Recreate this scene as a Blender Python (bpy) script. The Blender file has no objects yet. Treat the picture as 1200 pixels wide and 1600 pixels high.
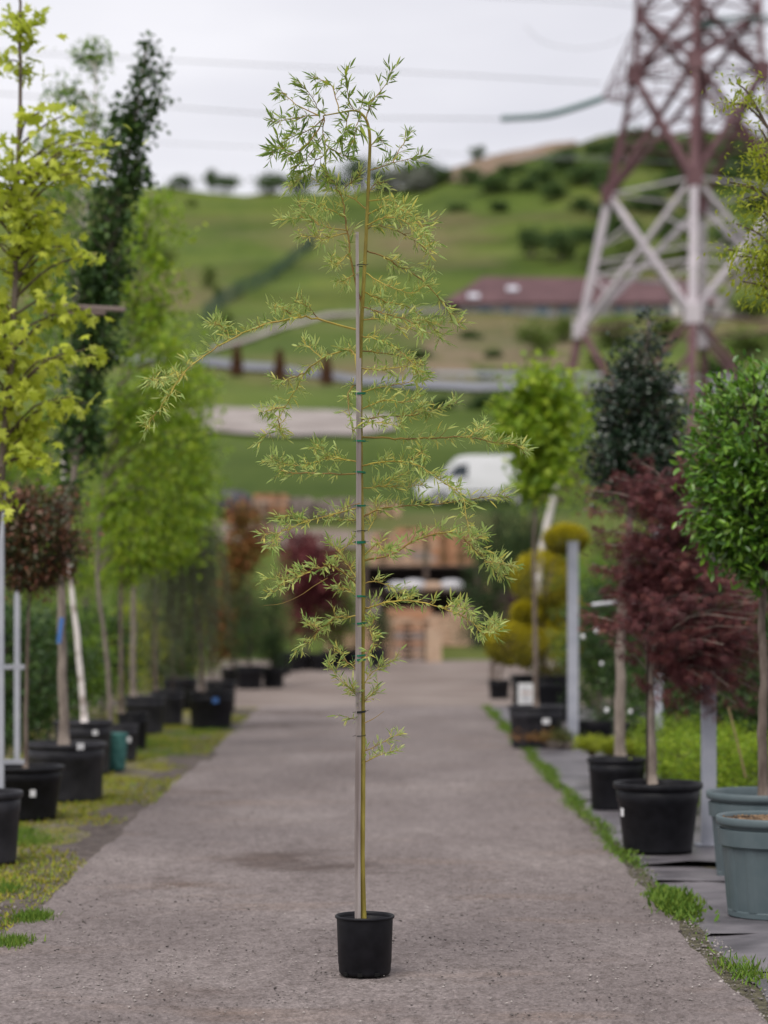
import bpy, math, random
import numpy as np
from mathutils import Vector, Matrix
random.seed(7); rng = np.random.default_rng(11)
sc = bpy.context.scene
C = sc.collection
# ------------------------------------------------------------------ camera
F = 3777.0; CH = 1.9; HV = 930.0          # focal length in photo pixels, eye height, horizon row
FOCUS = 12.0
cam_d = bpy.data.cameras.new('camera'); cam = bpy.data.objects.new('camera', cam_d); C.objects.link(cam)
cam.location = (0, 0, CH); cam.rotation_euler = (math.radians(90), 0, 0)
cam_d.sensor_fit = 'AUTO'; cam_d.sensor_width = 36; cam_d.lens = 85.0
cam_d.shift_y = (HV - 800) / 1600.0
cam_d.clip_start = 0.1; cam_d.clip_end = 5000
cam_d.dof.use_dof = True; cam_d.dof.focus_distance = FOCUS; cam_d.dof.aperture_fstop = 1.5
sc.camera = cam
# ------------------------------------------------------------------ sky, sun, exposure
SUN_EL, SUN_AZ = 58, 205
w = bpy.data.worlds.new('World'); sc.world = w; w.use_nodes = True
nt = w.node_tree; nt.nodes.clear()
out = nt.nodes.new('ShaderNodeOutputWorld'); bg = nt.nodes.new('ShaderNodeBackground')
sky = nt.nodes.new('ShaderNodeTexSky'); sky.sky_type = 'NISHITA'; sky.sun_disc = False
sky.sun_elevation = math.radians(SUN_EL); sky.sun_rotation = math.radians(SUN_AZ); sky.dust_density = 2
tc = nt.nodes.new('ShaderNodeTexCoord'); mp = nt.nodes.new('ShaderNodeMapping')
mp.inputs['Scale'].default_value = (1.2, 1.2, 5.0)
nz = nt.nodes.new('ShaderNodeTexNoise'); nz.inputs['Scale'].default_value = 2.6; nz.inputs['Detail'].default_value = 5; nz.inputs['Roughness'].default_value = .5
cr = nt.nodes.new('ShaderNodeValToRGB')
cr.color_ramp.elements[0].position = .32; cr.color_ramp.elements[0].color = (5.6, 5.55, 6.05, 1)
cr.color_ramp.elements[1].position = .66; cr.color_ramp.elements[1].color = (7.3, 7.2, 7.55, 1)
mx = nt.nodes.new('ShaderNodeMix'); mx.data_type = 'RGBA'; mx.inputs[0].default_value = .93
L = nt.links.new
L(tc.outputs['Generated'], mp.inputs['Vector']); L(mp.outputs[0], nz.inputs['Vector']); L(nz.outputs['Fac'], cr.inputs['Fac'])
L(sky.outputs[0], mx.inputs[6]); L(cr.outputs[0], mx.inputs[7]); L(mx.outputs[2], bg.inputs['Color'])
bg.inputs['Strength'].default_value = .1; L(bg.outputs[0], out.inputs['Surface'])
sl = bpy.data.lights.new('sun', 'SUN'); so = bpy.data.objects.new('sun', sl); C.objects.link(so)
sl.energy = 2.1; sl.angle = math.radians(35); sl.color = (1, .96, .9)
a_, e_ = math.radians(SUN_AZ), math.radians(SUN_EL)
sd = Vector((math.sin(a_) * math.cos(e_), math.cos(a_) * math.cos(e_), math.sin(e_)))
so.rotation_euler = sd.to_track_quat('Z', 'Y').to_euler()
sc.view_settings.view_transform = 'Standard'; sc.view_settings.look = 'None'
sc.view_settings.exposure = 0.42; sc.view_settings.gamma = 1.0; sc.view_settings.use_curve_mapping = False
sc.render.engine = 'CYCLES'; sc.cycles.use_denoising = True
sc.cycles.max_bounces = 6; sc.cycles.transparent_max_bounces = 4

# ------------------------------------------------------------------ helpers
def px(u, v, d): return Vector(((u - 600) * d / F, d, CH + (HV - v) * d / F))
def gd(v): return F * CH / (v - HV)                      # depth of a flat-ground pixel row
MATS = {}
def mat(name, col, rough=.7, col2=None, scale=8, bump=0., bscale=None, spec=.3, metal=0., detail=5, stretch=None, lo=.35, hi=.65):
    if name in MATS: return MATS[name]
    m = bpy.data.materials.new(name); m.use_nodes = True; t = m.node_tree
    b = t.nodes['Principled BSDF']; b.inputs['Roughness'].default_value = rough
    b.inputs['Specular IOR Level'].default_value = spec; b.inputs['Metallic'].default_value = metal
    b.inputs['Base Color'].default_value = (*col, 1)
    if col2 or bump:
        co = t.nodes.new('ShaderNodeTexCoord'); mm = t.nodes.new('ShaderNodeMapping')
        if stretch: mm.inputs['Scale'].default_value = stretch
        t.links.new(co.outputs['Object'], mm.inputs[0])
    if col2:
        n = t.nodes.new('ShaderNodeTexNoise'); n.inputs['Scale'].default_value = scale; n.inputs['Detail'].default_value = detail
        r = t.nodes.new('ShaderNodeValToRGB'); r.color_ramp.elements[0].position = lo; r.color_ramp.elements[1].position = hi
        r.color_ramp.elements[0].color = (*col, 1); r.color_ramp.elements[1].color = (*col2, 1)
        t.links.new(mm.outputs[0], n.inputs['Vector']); t.links.new(n.outputs['Fac'], r.inputs[0]); t.links.new(r.outputs[0], b.inputs['Base Color'])
    if bump:
        n2 = t.nodes.new('ShaderNodeTexNoise'); n2.inputs['Scale'].default_value = bscale or scale; n2.inputs['Detail'].default_value = 4
        bp = t.nodes.new('ShaderNodeBump'); bp.inputs['Strength'].default_value = bump; bp.inputs['Distance'].default_value = .02
        t.links.new(mm.outputs[0], n2.inputs['Vector']); t.links.new(n2.outputs['Fac'], bp.inputs['Height']); t.links.new(bp.outputs[0], b.inputs['Normal'])
    MATS[name] = m; return m
def leafmat(name, cols, rough=.5, trans=.35, spec=.35):
    """leaf colour by each leaf's own random tint"""
    if name in MATS: return MATS[name]
    m = bpy.data.materials.new(name); m.use_nodes = True; t = m.node_tree
    b = t.nodes['Principled BSDF']; b.inputs['Roughness'].default_value = rough; b.inputs['Specular IOR Level'].default_value = spec
    at = t.nodes.new('ShaderNodeAttribute'); at.attribute_name = 'tint'
    r = t.nodes.new('ShaderNodeValToRGB'); el = r.color_ramp.elements
    while len(el) < len(cols): el.new(.5)
    for i, c in enumerate(cols):
        el[i].position = i / (len(cols) - 1); el[i].color = (c[0] * 1.12, c[1] * 1.12, c[2] * 1.12, 1)
    tr = t.nodes.new('ShaderNodeBsdfTranslucent'); ms = t.nodes.new('ShaderNodeMixShader'); ms.inputs[0].default_value = trans
    o = t.nodes['Material Output']
    t.links.new(at.outputs['Fac'], r.inputs[0]); t.links.new(r.outputs[0], b.inputs['Base Color']); t.links.new(r.outputs[0], tr.inputs['Color'])
    t.links.new(b.outputs[0], ms.inputs[1]); t.links.new(tr.outputs[0], ms.inputs[2]); t.links.new(ms.outputs[0], o.inputs['Surface'])
    MATS[name] = m; return m
class MB:
    """collects shapes, builds one mesh object"""
    def __init__(s): s.v = []; s.f = []
    def add(s, vs, fs):
        o = len(s.v); s.v += [tuple(p) for p in vs]; s.f += [tuple(i + o for i in f) for f in fs]; return s
    def box(s, c, h, R=None):
        vs = [Vector((x * h[0], y * h[1], z * h[2])) for x in (-1, 1) for y in (-1, 1) for z in (-1, 1)]
        if R: vs = [R @ p for p in vs]
        return s.add([p + Vector(c) for p in vs], [(0, 1, 3, 2), (4, 6, 7, 5), (0, 4, 5, 1), (2, 3, 7, 6), (0, 2, 6, 4), (1, 5, 7, 3)])
    def tube(s, pts, rad, n=6, cap=True):
        pts = [Vector(p) for p in pts]; k = len(pts)
        if not hasattr(rad, '__len__'): rad = [rad] * k
        ref = Vector((.31, .83, .47)); vs = []
        for i, p in enumerate(pts):
            t = (pts[min(i + 1, k - 1)] - pts[max(i - 1, 0)])
            t = t.normalized() if t.length > 1e-9 else Vector((0, 0, 1))
            if abs(t.dot(ref)) > .95: ref = Vector((.9, -.2, .3))
            a = t.cross(ref).normalized(); b = t.cross(a)
            for j in range(n):
                q = 2 * math.pi * j / n; vs.append(p + (a * math.cos(q) + b * math.sin(q)) * rad[i])
        fs = [(i * n + j, i * n + (j + 1) % n, (i + 1) * n + (j + 1) % n, (i + 1) * n + j) for i in range(k - 1) for j in range(n)]
        if cap: fs += [tuple(range(n)), tuple((k - 1) * n + j for j in range(n))]
        return s.add(vs, fs)
    def beam(s, a, b, wd):                                   # angle-iron like bar
        a, b = Vector(a), Vector(b); t = (b - a)
        if t.length < 1e-6: return s
        R = t.to_track_quat('Z', 'Y').to_matrix()
        return s.box((a + b) / 2, (wd / 2, wd / 2, t.length / 2), R)
    def lathe(s, prof, n=40, c=(0, 0, 0), mod=None):
        vs = []
        for i, (r, z) in enumerate(prof):
            for j in range(n):
                q = 2 * math.pi * j / n; rr = r * (mod(i, j) if mod else 1)
                vs.append((c[0] + rr * math.cos(q), c[1] + rr * math.sin(q), c[2] + z))
        return s.add(vs, [(i * n + j, i * n + (j + 1) % n, (i + 1) * n + (j + 1) % n, (i + 1) * n + j) for i in range(len(prof) - 1) for j in range(n)])
    def build(s, name, m, parent=None, smooth=False):
        me = bpy.data.meshes.new(name); me.from_pydata(s.v, [], s.f); me.update()
        if smooth: me.polygons.foreach_set('use_smooth', [True] * len(me.polygons))
        if m: me.materials.append(m)
        o = bpy.data.objects.new(name, me); C.objects.link(o)
        if parent: o.parent = parent
        return o
def tag(o, label=None, cat=None, group=None, kind=None):
    if label: o['label'] = label
    if cat: o['category'] = cat
    if group: o['group'] = group
    if kind: o['kind'] = kind
    return o
def empty(name, loc, label, cat, group=None, rz=0):
    o = bpy.data.objects.new(name, None); C.objects.link(o); o.location = loc; o.rotation_euler.z = rz
    return tag(o, label, cat, group)
def local(o, pts): return [Vector(p) - o.location for p in pts]
def mesh_np(name, V, Fc, m, parent=None, tint=None, kind=None):
    me = bpy.data.meshes.new(name); V = np.asarray(V, np.float32).reshape(-1, 3); Fc = np.asarray(Fc, np.int32)
    nf = len(Fc); me.vertices.add(len(V)); me.vertices.foreach_set('co', V.ravel())
    me.loops.add(nf * 3); me.loops.foreach_set('vertex_index', Fc.ravel())
    me.polygons.add(nf); me.polygons.foreach_set('loop_start', np.arange(0, nf * 3, 3, dtype=np.int32))
    if tint is not None:
        at = me.attributes.new('tint', 'FLOAT', 'POINT'); at.data.foreach_set('value', np.asarray(tint, np.float32))
    me.update(calc_edges=True); me.materials.append(m)
    o = bpy.data.objects.new(name, me); C.objects.link(o)
    if parent: o.parent = parent
    if kind: o['kind'] = kind
    return o
SHAPES = {
 'lance': ([(0, 0, 0), (.32, -.5, .03), (.32, .5, .03), (.7, -.36, .0), (.7, .36, .0), (1, 0, -.1)], [(0, 2, 1), (1, 2, 4), (1, 4, 3), (3, 4, 5)]),
 'oval': ([(0, 0, 0), (.5, -.5, .09), (.5, .5, .09), (1, 0, -.06), (.5, 0, 0)], [(0, 4, 1), (0, 2, 4), (1, 4, 3), (4, 2, 3)]),
 'broad': ([(0, 0, 0), (.3, -.42, .06), (.3, .42, .06), (.68, -.45, .05), (.68, .45, .05), (1, 0, -.06), (.5, 0, 0)],
           [(0, 6, 1), (0, 2, 6), (1, 6, 3), (6, 2, 4), (3, 6, 5), (6, 4, 5)]),
 'quad': ([(0, 0, 0), (.5, -.5, .06), (.5, .5, .06), (1, 0, -.05)], [(0, 3, 1), (0, 2, 3)]),
 'maple': ([(.34, 0, .05), (0, 0, 0), (.06, -.3, -.03), (.16, -.62, -.1), (.34, -.3, 0), (.64, -.56, -.08), (.6, -.2, 0), (1, 0, -.1),
            (.6, .2, 0), (.64, .56, -.08), (.34, .3, 0), (.16, .62, -.1), (.06, .3, -.03)], [(0, i, i + 1) for i in range(1, 12)] + [(0, 12, 1)]),
}
def _rays():
    vs = [(0, 0, 0)]; fs = []
    for a, l in zip((-80, -52, -26, 0, 26, 52, 80), (.5, .75, .93, 1, .93, .75, .5)):
        q = math.radians(a); c, s = math.cos(q), math.sin(q); o = len(vs); wd = .035
        for t, k in ((.5, -wd), (.5, wd), (1, 0)):
            vs.append((t * l * c - k * s, (t * l * s + k * c), -.12 * t * l * abs(a) / 80 - .1 * t * t))
        fs += [(0, o + 1, o), (o, o + 1, o + 2)]
    return vs, fs
SHAPES['rays'] = _rays()
def unit(a): return a / np.maximum(np.linalg.norm(a, axis=1, keepdims=True), 1e-9)
def leaf_arrays(P, D, N, Ln, W, shape):
    lv, lf = SHAPES[shape]; lv = np.array(lv); lf = np.array(lf)
    D = unit(D); S = unit(np.cross(D, N)); Nn = np.cross(S, D)
    V = P[:, None, :] + D[:, None, :] * (Ln[:, None, None] * lv[None, :, 0:1]) + S[:, None, :] * (W[:, None, None] * lv[None, :, 1:2]) + Nn[:, None, :] * (Ln[:, None, None] * lv[None, :, 2:3])
    k = len(lv); Fc = lf[None] + (np.arange(len(P)) * k)[:, None, None]
    return V.reshape(-1, 3), Fc.reshape(-1, 3), k
def leaf_mesh(name, P, D, N, Ln, W, shape, m, parent, tint, kind='stuff'):
    V, Fc, k = leaf_arrays(P, D, N, Ln, W, shape)
    return mesh_np(name, V, Fc, m, parent, np.repeat(tint, k), kind)
_variants = {}
def leaf_objects(name, P, D, N, Ln, W, shape, m, parent, tint, off):
    """single leaves as objects sharing a few meshes; P is relative to off"""
    D = unit(D); S = unit(np.cross(D, N)); Nn = np.cross(S, D)
    for i in range(len(P)):
        tv = round(float(tint[i]) * 5) / 5; rt = round(float(W[i] / Ln[i]) * 20) / 20 or .05; key = (name, shape, m.name, tv, rt)
        if key not in _variants:
            lv, lf = SHAPES[shape]; o = mesh_np(name, np.array(lv) * np.array((1, rt, 1)), lf, m, None, [tv] * len(lv)); _variants[key] = o.data
        else:
            o = bpy.data.objects.new(name, _variants[key]); C.objects.link(o)
        M = Matrix.Identity(4)
        for r in range(3):
            M[r][0] = D[i][r] * Ln[i]; M[r][1] = S[i][r] * Ln[i]; M[r][2] = Nn[i][r] * Ln[i]; M[r][3] = P[i][r] + off[r]
        o.parent = parent; o.matrix_basis = M
def smooth_path(pts, n):
    """Catmull-Rom through 3D points"""
    P = [np.array(p, float) for p in pts]
    if len(P) == 2: return [P[0] + (P[1] - P[0]) * t for t in np.linspace(0, 1, n)]
    P = [2 * P[0] - P[1]] + P + [2 * P[-1] - P[-2]]; res = []; segs = len(P) - 3
    for q in np.linspace(0, segs - 1e-6, n):
        i = int(q); t = q - i; a, b, c, d = P[i:i + 4]
        res.append(.5 * ((2 * b) + (-a + c) * t + (2 * a - 5 * b + 4 * c - d) * t * t + (-a + 3 * b - 3 * c + d) * t ** 3))
    return res
# materials used widely
BLACKP = mat('black_plastic', (.005, .005, .007), .5, (.010, .010, .013), 14, .04, spec=.22)
GREYBLK = mat('worn_black_plastic', (.016, .016, .02), .5, (.036, .035, .041), 6, .05, spec=.25)
BLUEGREY = mat('blue_grey_plastic', (.075, .105, .115), .5, (.095, .125, .135), 7, .06, spec=.4)
SOIL = mat('potting_soil', (.018, .012, .009), .95, (.075, .05, .035), 60, .9, 50)
BARK = mat('bark_brown', (.10, .075, .06), .9, (.19, .15, .125), 22, .6, 30, stretch=(1, 1, .3))
BARKG = mat('bark_grey', (.16, .13, .11), .9, (.27, .225, .19), 18, .6, 26, stretch=(1, 1, .35))
BARKW = mat('bark_white', (.33, .28, .25), .85, (.68, .63, .60), 7, .4, 14, stretch=(1, 1, .8), lo=.4, hi=.52)
TWIG = mat('twig_brown', (.07, .05, .04), .85, (.12, .085, .06), 20)
WHITEP = mat('white_label', (.75, .75, .76), .5)
GALV = mat('galvanised_steel', (.33, .345, .40), .5, (.42, .43, .48), 5, .05, metal=.0, spec=.5)

# ------------------------------------------------------------------ terrain
DS = np.array([70, 80, 88, 95, 110, 125, 140, 150, 165, 200, 215, 260, 300, 320, 340, 450.])
VS = np.array([1033, 952, 872, 806, 790, 745, 700, 686, 640, 600, 575, 522, 488, 470, 442, 292.])
CU = np.array([0, 200, 400, 640, 690, 740, 800, 900, 960, 1200.]); CV = np.array([284, 288, 299, 293, 272, 250, 236, 217, 205, 209.])
def bumpy(x, y): return math.sin(x * .31 + 1.3) * math.sin(y * .23) + .6 * math.sin(x * .11 - y * .17 + 2) + .4 * math.sin(x * .7 + y * .5)
def terr_v(u, d):
    crest = float(np.interp(u, CU, CV)); vs = VS.copy(); vs[-1] = crest
    return float(np.interp(d, DS, vs))
def terr(X, Y):
    if Y <= 70: return 0.
    u = 600 + X * F / Y; d = min(Y, 450.)
    uu = 600 + X * F / Y
    z = CH + (HV - terr_v(uu, d)) * d / F
    if Y > 450: z -= (Y - 450) * .35
    return z + bumpy(X, Y) * min(.5, (Y - 70) * .002)
def on_terrain(u, v):
    """point of the terrain seen at a photo position"""
    lo, hi = 70., 450.
    for _ in range(40):
        m_ = (lo + hi) / 2; X = (u - 600) * m_ / F
        vv = HV - (terr(X, m_) - CH) * F / m_
        if vv > v: lo = m_
        else: hi = m_
    d = (lo + hi) / 2; X = (u - 600) * d / F
    return Vector((X, d, terr(X, d)))
def ground_mat():
    m = bpy.data.materials.new('hill_grass'); m.use_nodes = True; t = m.node_tree; b = t.nodes['Principled BSDF']
    b.inputs['Roughness'].default_value = .95; b.inputs['Specular IOR Level'].default_value = .1
    co = t.nodes.new('ShaderNodeTexCoord')
    def noise(scale, detail=5, st=(1, 1, 1)):
        mm = t.nodes.new('ShaderNodeMapping'); mm.inputs['Scale'].default_value = st
        n = t.nodes.new('ShaderNodeTexNoise'); n.inputs['Scale'].default_value = scale; n.inputs['Detail'].default_value = detail
        t.links.new(co.outputs['Object'], mm.inputs[0]); t.links.new(mm.outputs[0], n.inputs['Vector']); return n.outputs['Fac']
    def ramp(fac, stops):
        r = t.nodes.new('ShaderNodeValToRGB'); el = r.color_ramp.elements
        while len(el) < len(stops): el.new(.5)
        for i, (p, c) in enumerate(stops): el[i].position = p; el[i].color = (*c, 1)
        t.links.new(fac, r.inputs[0]); return r.outputs[0]
    def mixc(f, a, b_):
        n = t.nodes.new('ShaderNodeMix'); n.data_type = 'RGBA'
        t.links.new(f, n.inputs[0]); t.links.new(a, n.inputs[6]); t.links.new(b_, n.inputs[7]); return n.outputs[2]
    g = ramp(noise(.045, 6, (1, .5, 1)), [(.3, (.042, .08, .012)), (.5, (.082, .13, .02)), (.7, (.125, .155, .03))])
    g2 = ramp(noise(.8, 6), [(.3, (.04, .06, .012)), (.7, (.13, .145, .035))])
    half = t.nodes.new('ShaderNodeValue'); half.outputs[0].default_value = .4
    g = mixc(half.outputs[0], g, g2)
    dirt = ramp(noise(.5, 5), [(.3, (.12, .085, .05)), (.7, (.2, .145, .09))])
    strata = ramp(noise(.05, 6, (.25, .1, 4.2)), [(.36, (.55, .6, .5)), (.55, (1, 1, 1)), (.7, (1.25, 1.15, 1.1))])
    mm_ = t.nodes.new('ShaderNodeMix'); mm_.data_type = 'RGBA'; mm_.blend_type = 'MULTIPLY'; mm_.inputs[0].default_value = .9; t.links.new(g, mm_.inputs[6]); t.links.new(strata, mm_.inputs[7]); g = mm_.outputs[2]
    mk = ramp(noise(.028, 5, (1, .6, 2.2)), [(.50, (0, 0, 0)), (.66, (.7, .7, .7))])
    col = mixc(mk, g, dirt)
    t.links.new(col, b.inputs['Base Color']); return m
rows = [-40, -10, 5, 20, 40, 60, 69] + list(np.arange(70, 200, 2.5)) + list(np.arange(200, 462, 4)) + [500, 600, 760, 1000]
cols = np.linspace(-1, 1, 121)
gv = []; gf = []
for y in rows:
    hw = 30 + .42 * max(y, 0)
    for c_ in cols: gv.append((c_ * hw, y, terr(c_ * hw, y) - (.004 if y < 70 else 0)))
n_ = len(cols)
for i in range(len(rows) - 1):
    for j in range(n_ - 1): gf.append((i * n_ + j, i * n_ + j + 1, (i + 1) * n_ + j + 1, (i + 1) * n_ + j))
tag(MB().add(gv, gf).build('ground', ground_mat(), smooth=True), kind='structure')

def edge_noise(y, s, a=.06): return a * (math.sin(y * 1.7 + s) + .7 * math.sin(y * 4.3 + 2 * s) + .5 * math.sin(y * 9.1 + 3 * s))
def strip(name, y0, y1, xl, xr, z, m, step=.25, nx=14, sl_=1., sr=2., al=.05, ar=.05, zf=None, thick=.016):
    vs = []; fs = []; ys = np.arange(y0, y1 + step / 2, step); nn = nx + 2
    for y in ys:
        a = xl + edge_noise(y, sl_, al); b = xr + edge_noise(y, sr, ar)
        for k in range(nn):
            x = a + (b - a) * min(max((k - 1) / (nx - 1), 0), 1); zz = z + (zf(x, y) if zf else 0)
            if k == 0: x -= .03; zz -= thick
            if k == nn - 1: x += .03; zz -= thick
            vs.append((x, y, zz))
    for i in range(len(ys) - 1):
        for j in range(nn - 1): fs.append((i * nn + j, i * nn + j + 1, (i + 1) * nn + j + 1, (i + 1) * nn + j))
    return tag(MB().add(vs, fs).build(name, m, smooth=True), kind='structure')
def road_mat():
    m = bpy.data.materials.new('worn_road'); m.use_nodes = True; t = m.node_tree; b = t.nodes['Principled BSDF']
    b.inputs['Roughness'].default_value = .9; b.inputs['Specular IOR Level'].default_value = .2
    co = t.nodes.new('ShaderNodeTexCoord')
    def noise(scale, detail=6, st=(1, 1, 1), rough=.6):
        mm = t.nodes.new('ShaderNodeMapping'); mm.inputs['Scale'].default_value = st
        n = t.nodes.new('ShaderNodeTexNoise'); n.inputs['Scale'].default_value = scale; n.inputs['Detail'].default_value = detail; n.inputs['Roughness'].default_value = rough
        t.links.new(co.outputs['Object'], mm.inputs[0]); t.links.new(mm.outputs[0], n.inputs['Vector']); return n.outputs['Fac']
    def ramp(fac, stops):
        r = t.nodes.new('ShaderNodeValToRGB'); el = r.color_ramp.elements
        while len(el) < len(stops): el.new(.5)
        for i, (p, c) in enumerate(stops): el[i].position = p; el[i].color = (*c, 1)
        t.links.new(fac, r.inputs[0]); return r.outputs[0]
    def mix(f, a, b_, mode='MIX'):
        n = t.nodes.new('ShaderNodeMix'); n.data_type = 'RGBA'; n.blend_type = mode
        if isinstance(f, float): n.inputs[0].default_value = f
        else: t.links.new(f, n.inputs[0])
        t.links.new(a, n.inputs[6]); t.links.new(b_, n.inputs[7]); return n.outputs[2]
    base = ramp(noise(.6, 8, (1.1, .55, 1), .6), [(.30, (.135, .112, .108)), (.5, (.178, .150, .145)), (.70, (.228, .196, .188))])
    tan = ramp(noise(.9, 6, (.6, 1.6, 1)), [(.56, (0, 0, 0)), (.74, (.55, .55, .55))])
    tc_ = t.nodes.new('ShaderNodeRGB'); tc_.outputs[0].default_value = (.20, .145, .115, 1)
    col = mix(tan, base, tc_.outputs[0])
    fine = ramp(noise(55, 5, (1, 1, 1), .75), [(.3, (.42, .42, .42)), (.5, (1, 1, 1)), (.7, (1.6, 1.6, 1.6))])
    col = mix(1., col, fine, 'MULTIPLY')
    sp2 = ramp(noise(17, 6, (1, .6, 1), .85), [(.36, (.62, .60, .58)), (.5, (1, 1, 1)), (.66, (1.3, 1.3, 1.3))])
    col = mix(1., col, sp2, 'MULTIPLY')
    sp = ramp(noise(28, 3), [(.29, (.35, .3, .28)), (.36, (1, 1, 1))])
    col = mix(1., col, sp, 'MULTIPLY')
    st_ = ramp(noise(.42, 4, (1, 1.2, 1)), [(.30, (.6, .55, .52)), (.40, (1, 1, 1))])
    col = mix(1., col, st_, 'MULTIPLY')
    t.links.new(col, b.inputs['Base Color'])
    bp = t.nodes.new('ShaderNodeBump'); bp.inputs['Strength'].default_value = .7; bp.inputs['Distance'].default_value = .012
    t.links.new(noise(60, 5), bp.inputs['Height']); t.links.new(bp.outputs[0], b.inputs['Normal'])
    return m
ROAD = road_mat()
strip('road', 2, 41, -2.08, 1.66, .022, ROAD, zf=lambda x, y: .006 * bumpy(x * 3, y * 2), al=.022, ar=.02)
STRIP = mat('soil_strip', (.04, .035, .022), .95, (.11, .10, .06), 16, .5, 30)
strip('soil_strip', 3, 41, 1.55, 2.3, .008, STRIP, al=0, ar=0)
YARD = mat('dusty_yard', (.15, .115, .10), .95, (.235, .195, .175), .5, .5, 30)
strip('yard', 40.6, 71.5, -5.5, 5.5, .016, YARD, step=.5)
VERGE = mat('gravel_verge', (.07, .058, .045), .95, (.21, .175, .15), 26, .9, 34, detail=8)
_t = VERGE.node_tree; _b = _t.nodes['Principled BSDF']; _src = _b.inputs['Base Color'].links[0].from_socket
_n = _t.nodes.new('ShaderNodeTexNoise'); _n.inputs['Scale'].default_value = 1.1; _n.inputs['Detail'].default_value = 7; _n.inputs['Roughness'].default_value = .62
_r = _t.nodes.new('ShaderNodeValToRGB'); _r.color_ramp.elements[0].position = .43; _r.color_ramp.elements[1].position = .53
_c = _t.nodes.new('ShaderNodeTexCoord'); _t.links.new(_c.outputs['Object'], _n.inputs['Vector']); _t.links.new(_n.outputs['Fac'], _r.inputs[0])
_n2 = _t.nodes.new('ShaderNodeTexNoise'); _n2.inputs['Scale'].default_value = 14; _n2.inputs['Detail'].default_value = 5; _t.links.new(_c.outputs['Object'], _n2.inputs['Vector'])
_r2 = _t.nodes.new('ShaderNodeValToRGB'); _r2.color_ramp.elements[0].position = .35; _r2.color_ramp.elements[1].position = .7
_r2.color_ramp.elements[0].color = (.09, .09, .015, 1); _r2.color_ramp.elements[1].color = (.22, .20, .035, 1); _t.links.new(_n2.outputs['Fac'], _r2.inputs[0])
_m = _t.nodes.new('ShaderNodeMix'); _m.data_type = 'RGBA'; _t.links.new(_r.outputs[0], _m.inputs[0]); _t.links.new(_src, _m.inputs[6]); _t.links.new(_r2.outputs[0], _m.inputs[7]); _t.links.new(_m.outputs[2], _b.inputs['Base Color'])
strip('verge', 2, 41, -9, -2.0, .010, VERGE, step=.5)
MUD = mat('mud_edge', (.05, .038, .033), .85, (.12, .095, .085), 9, .7, 30)
strip('mud_edge', 4, 40, -2.42, -1.98, .016, MUD, al=.08, ar=.0)
# weed fabric: lapped sheets with a lifted near edge
def fabric_mat():
    m = mat('weed_fabric', (.06, .055, .062), .42, (.17, .155, .168), 2.2, .3, 110, spec=.5)
    return m
FAB = fabric_mat()
def crease(x, y, i): return .022 * max(0, math.sin(x * 2.1 + y * 1.3 + i * 2.7 + .6 * math.sin(y * 3 + i))) ** 14 + .014 * max(0, math.sin(x * 1.2 - y * 2.9 + i * 1.9)) ** 18
for i, (y0, y1) in enumerate([(4, 9.3), (9.2, 12.1), (12.0, 13.4), (13.36, 15.85), (15.8, 16.85), (16.8, 22.2), (22.1, 30.2), (30.1, 41)]):
    def zf(x, y, y0=y0, y1=y1, i=i):
        return .016 * max(0, 1 - (y - y0) / .8) + .006 * bumpy(x * 6 + i * 9, y * 5 + i) + crease(x, y, i)
    strip('weed_fabric', y0, y1, 1.80, 7.5, .016, FAB, step=.1 if y1 < 24 else .3, nx=60, al=.015, ar=0, sl_=i, zf=zf)
# gravel scattered on the road and verge (too many to count)
def stones(name, n, xr, yr, smin, smax, m, z=.02, seed=1):
    r = np.random.default_rng(seed); X = r.uniform(*xr, n); Y = yr[0] + (yr[1] - yr[0]) * r.random(n) ** 1.5; s = smin + (smax - smin) * r.random(n) ** 4
    base = np.array([(1, 0, 0), (-1, 0, 0), (0, 1, 0), (0, -1, 0), (0, 0, .6), (0, 0, -.6)], float)
    fs = np.array([(0, 2, 4), (2, 1, 4), (1, 3, 4), (3, 0, 4), (2, 0, 5), (1, 2, 5), (3, 1, 5), (0, 3, 5)])
    ang = r.uniform(0, 6.28, n); B = np.repeat(base[None], n, 0) * r.uniform(.6, 1.2, (n, 6, 1))
    Rx = B[:, :, 0] * np.cos(ang)[:, None] - B[:, :, 1] * np.sin(ang)[:, None]; Ry = B[:, :, 0] * np.sin(ang)[:, None] + B[:, :, 1] * np.cos(ang)[:, None]
    V = np.stack([Rx, Ry, B[:, :, 2]], -1) * s[:, None, None]; V[:, :, 0] += X[:, None]; V[:, :, 1] += Y[:, None]; V[:, :, 2] += z + s[:, None] * .2
    Fc = (fs[None] + (np.arange(n) * 6)[:, None, None]).reshape(-1, 3)
    o = mesh_np(name, V.reshape(-1, 3), Fc, m); return o
GRAV = mat('gravel_stone', (.05, .042, .04), .9, (.40, .36, .34), 3, 0)
tag(stones('gravel', 14000, (-2.05, 1.62), (9, 26), .002, .012, GRAV, .023, 3), 'fine grit scattered over the worn grey road', 'gravel', kind='stuff')
tag(stones('gravel', 9000, (-4.2, -2.0), (11, 34), .004, .017, GRAV, .012, 4), 'pinkish gravel between moss patches on the left verge', 'gravel', kind='stuff')

tag(stones('gravel', 3500, (1.64, 1.86), (9, 30), .004, .016, GRAV, .014, 14), 'loose stones along the soil strip between road and fabric', 'gravel', kind='stuff')
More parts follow.
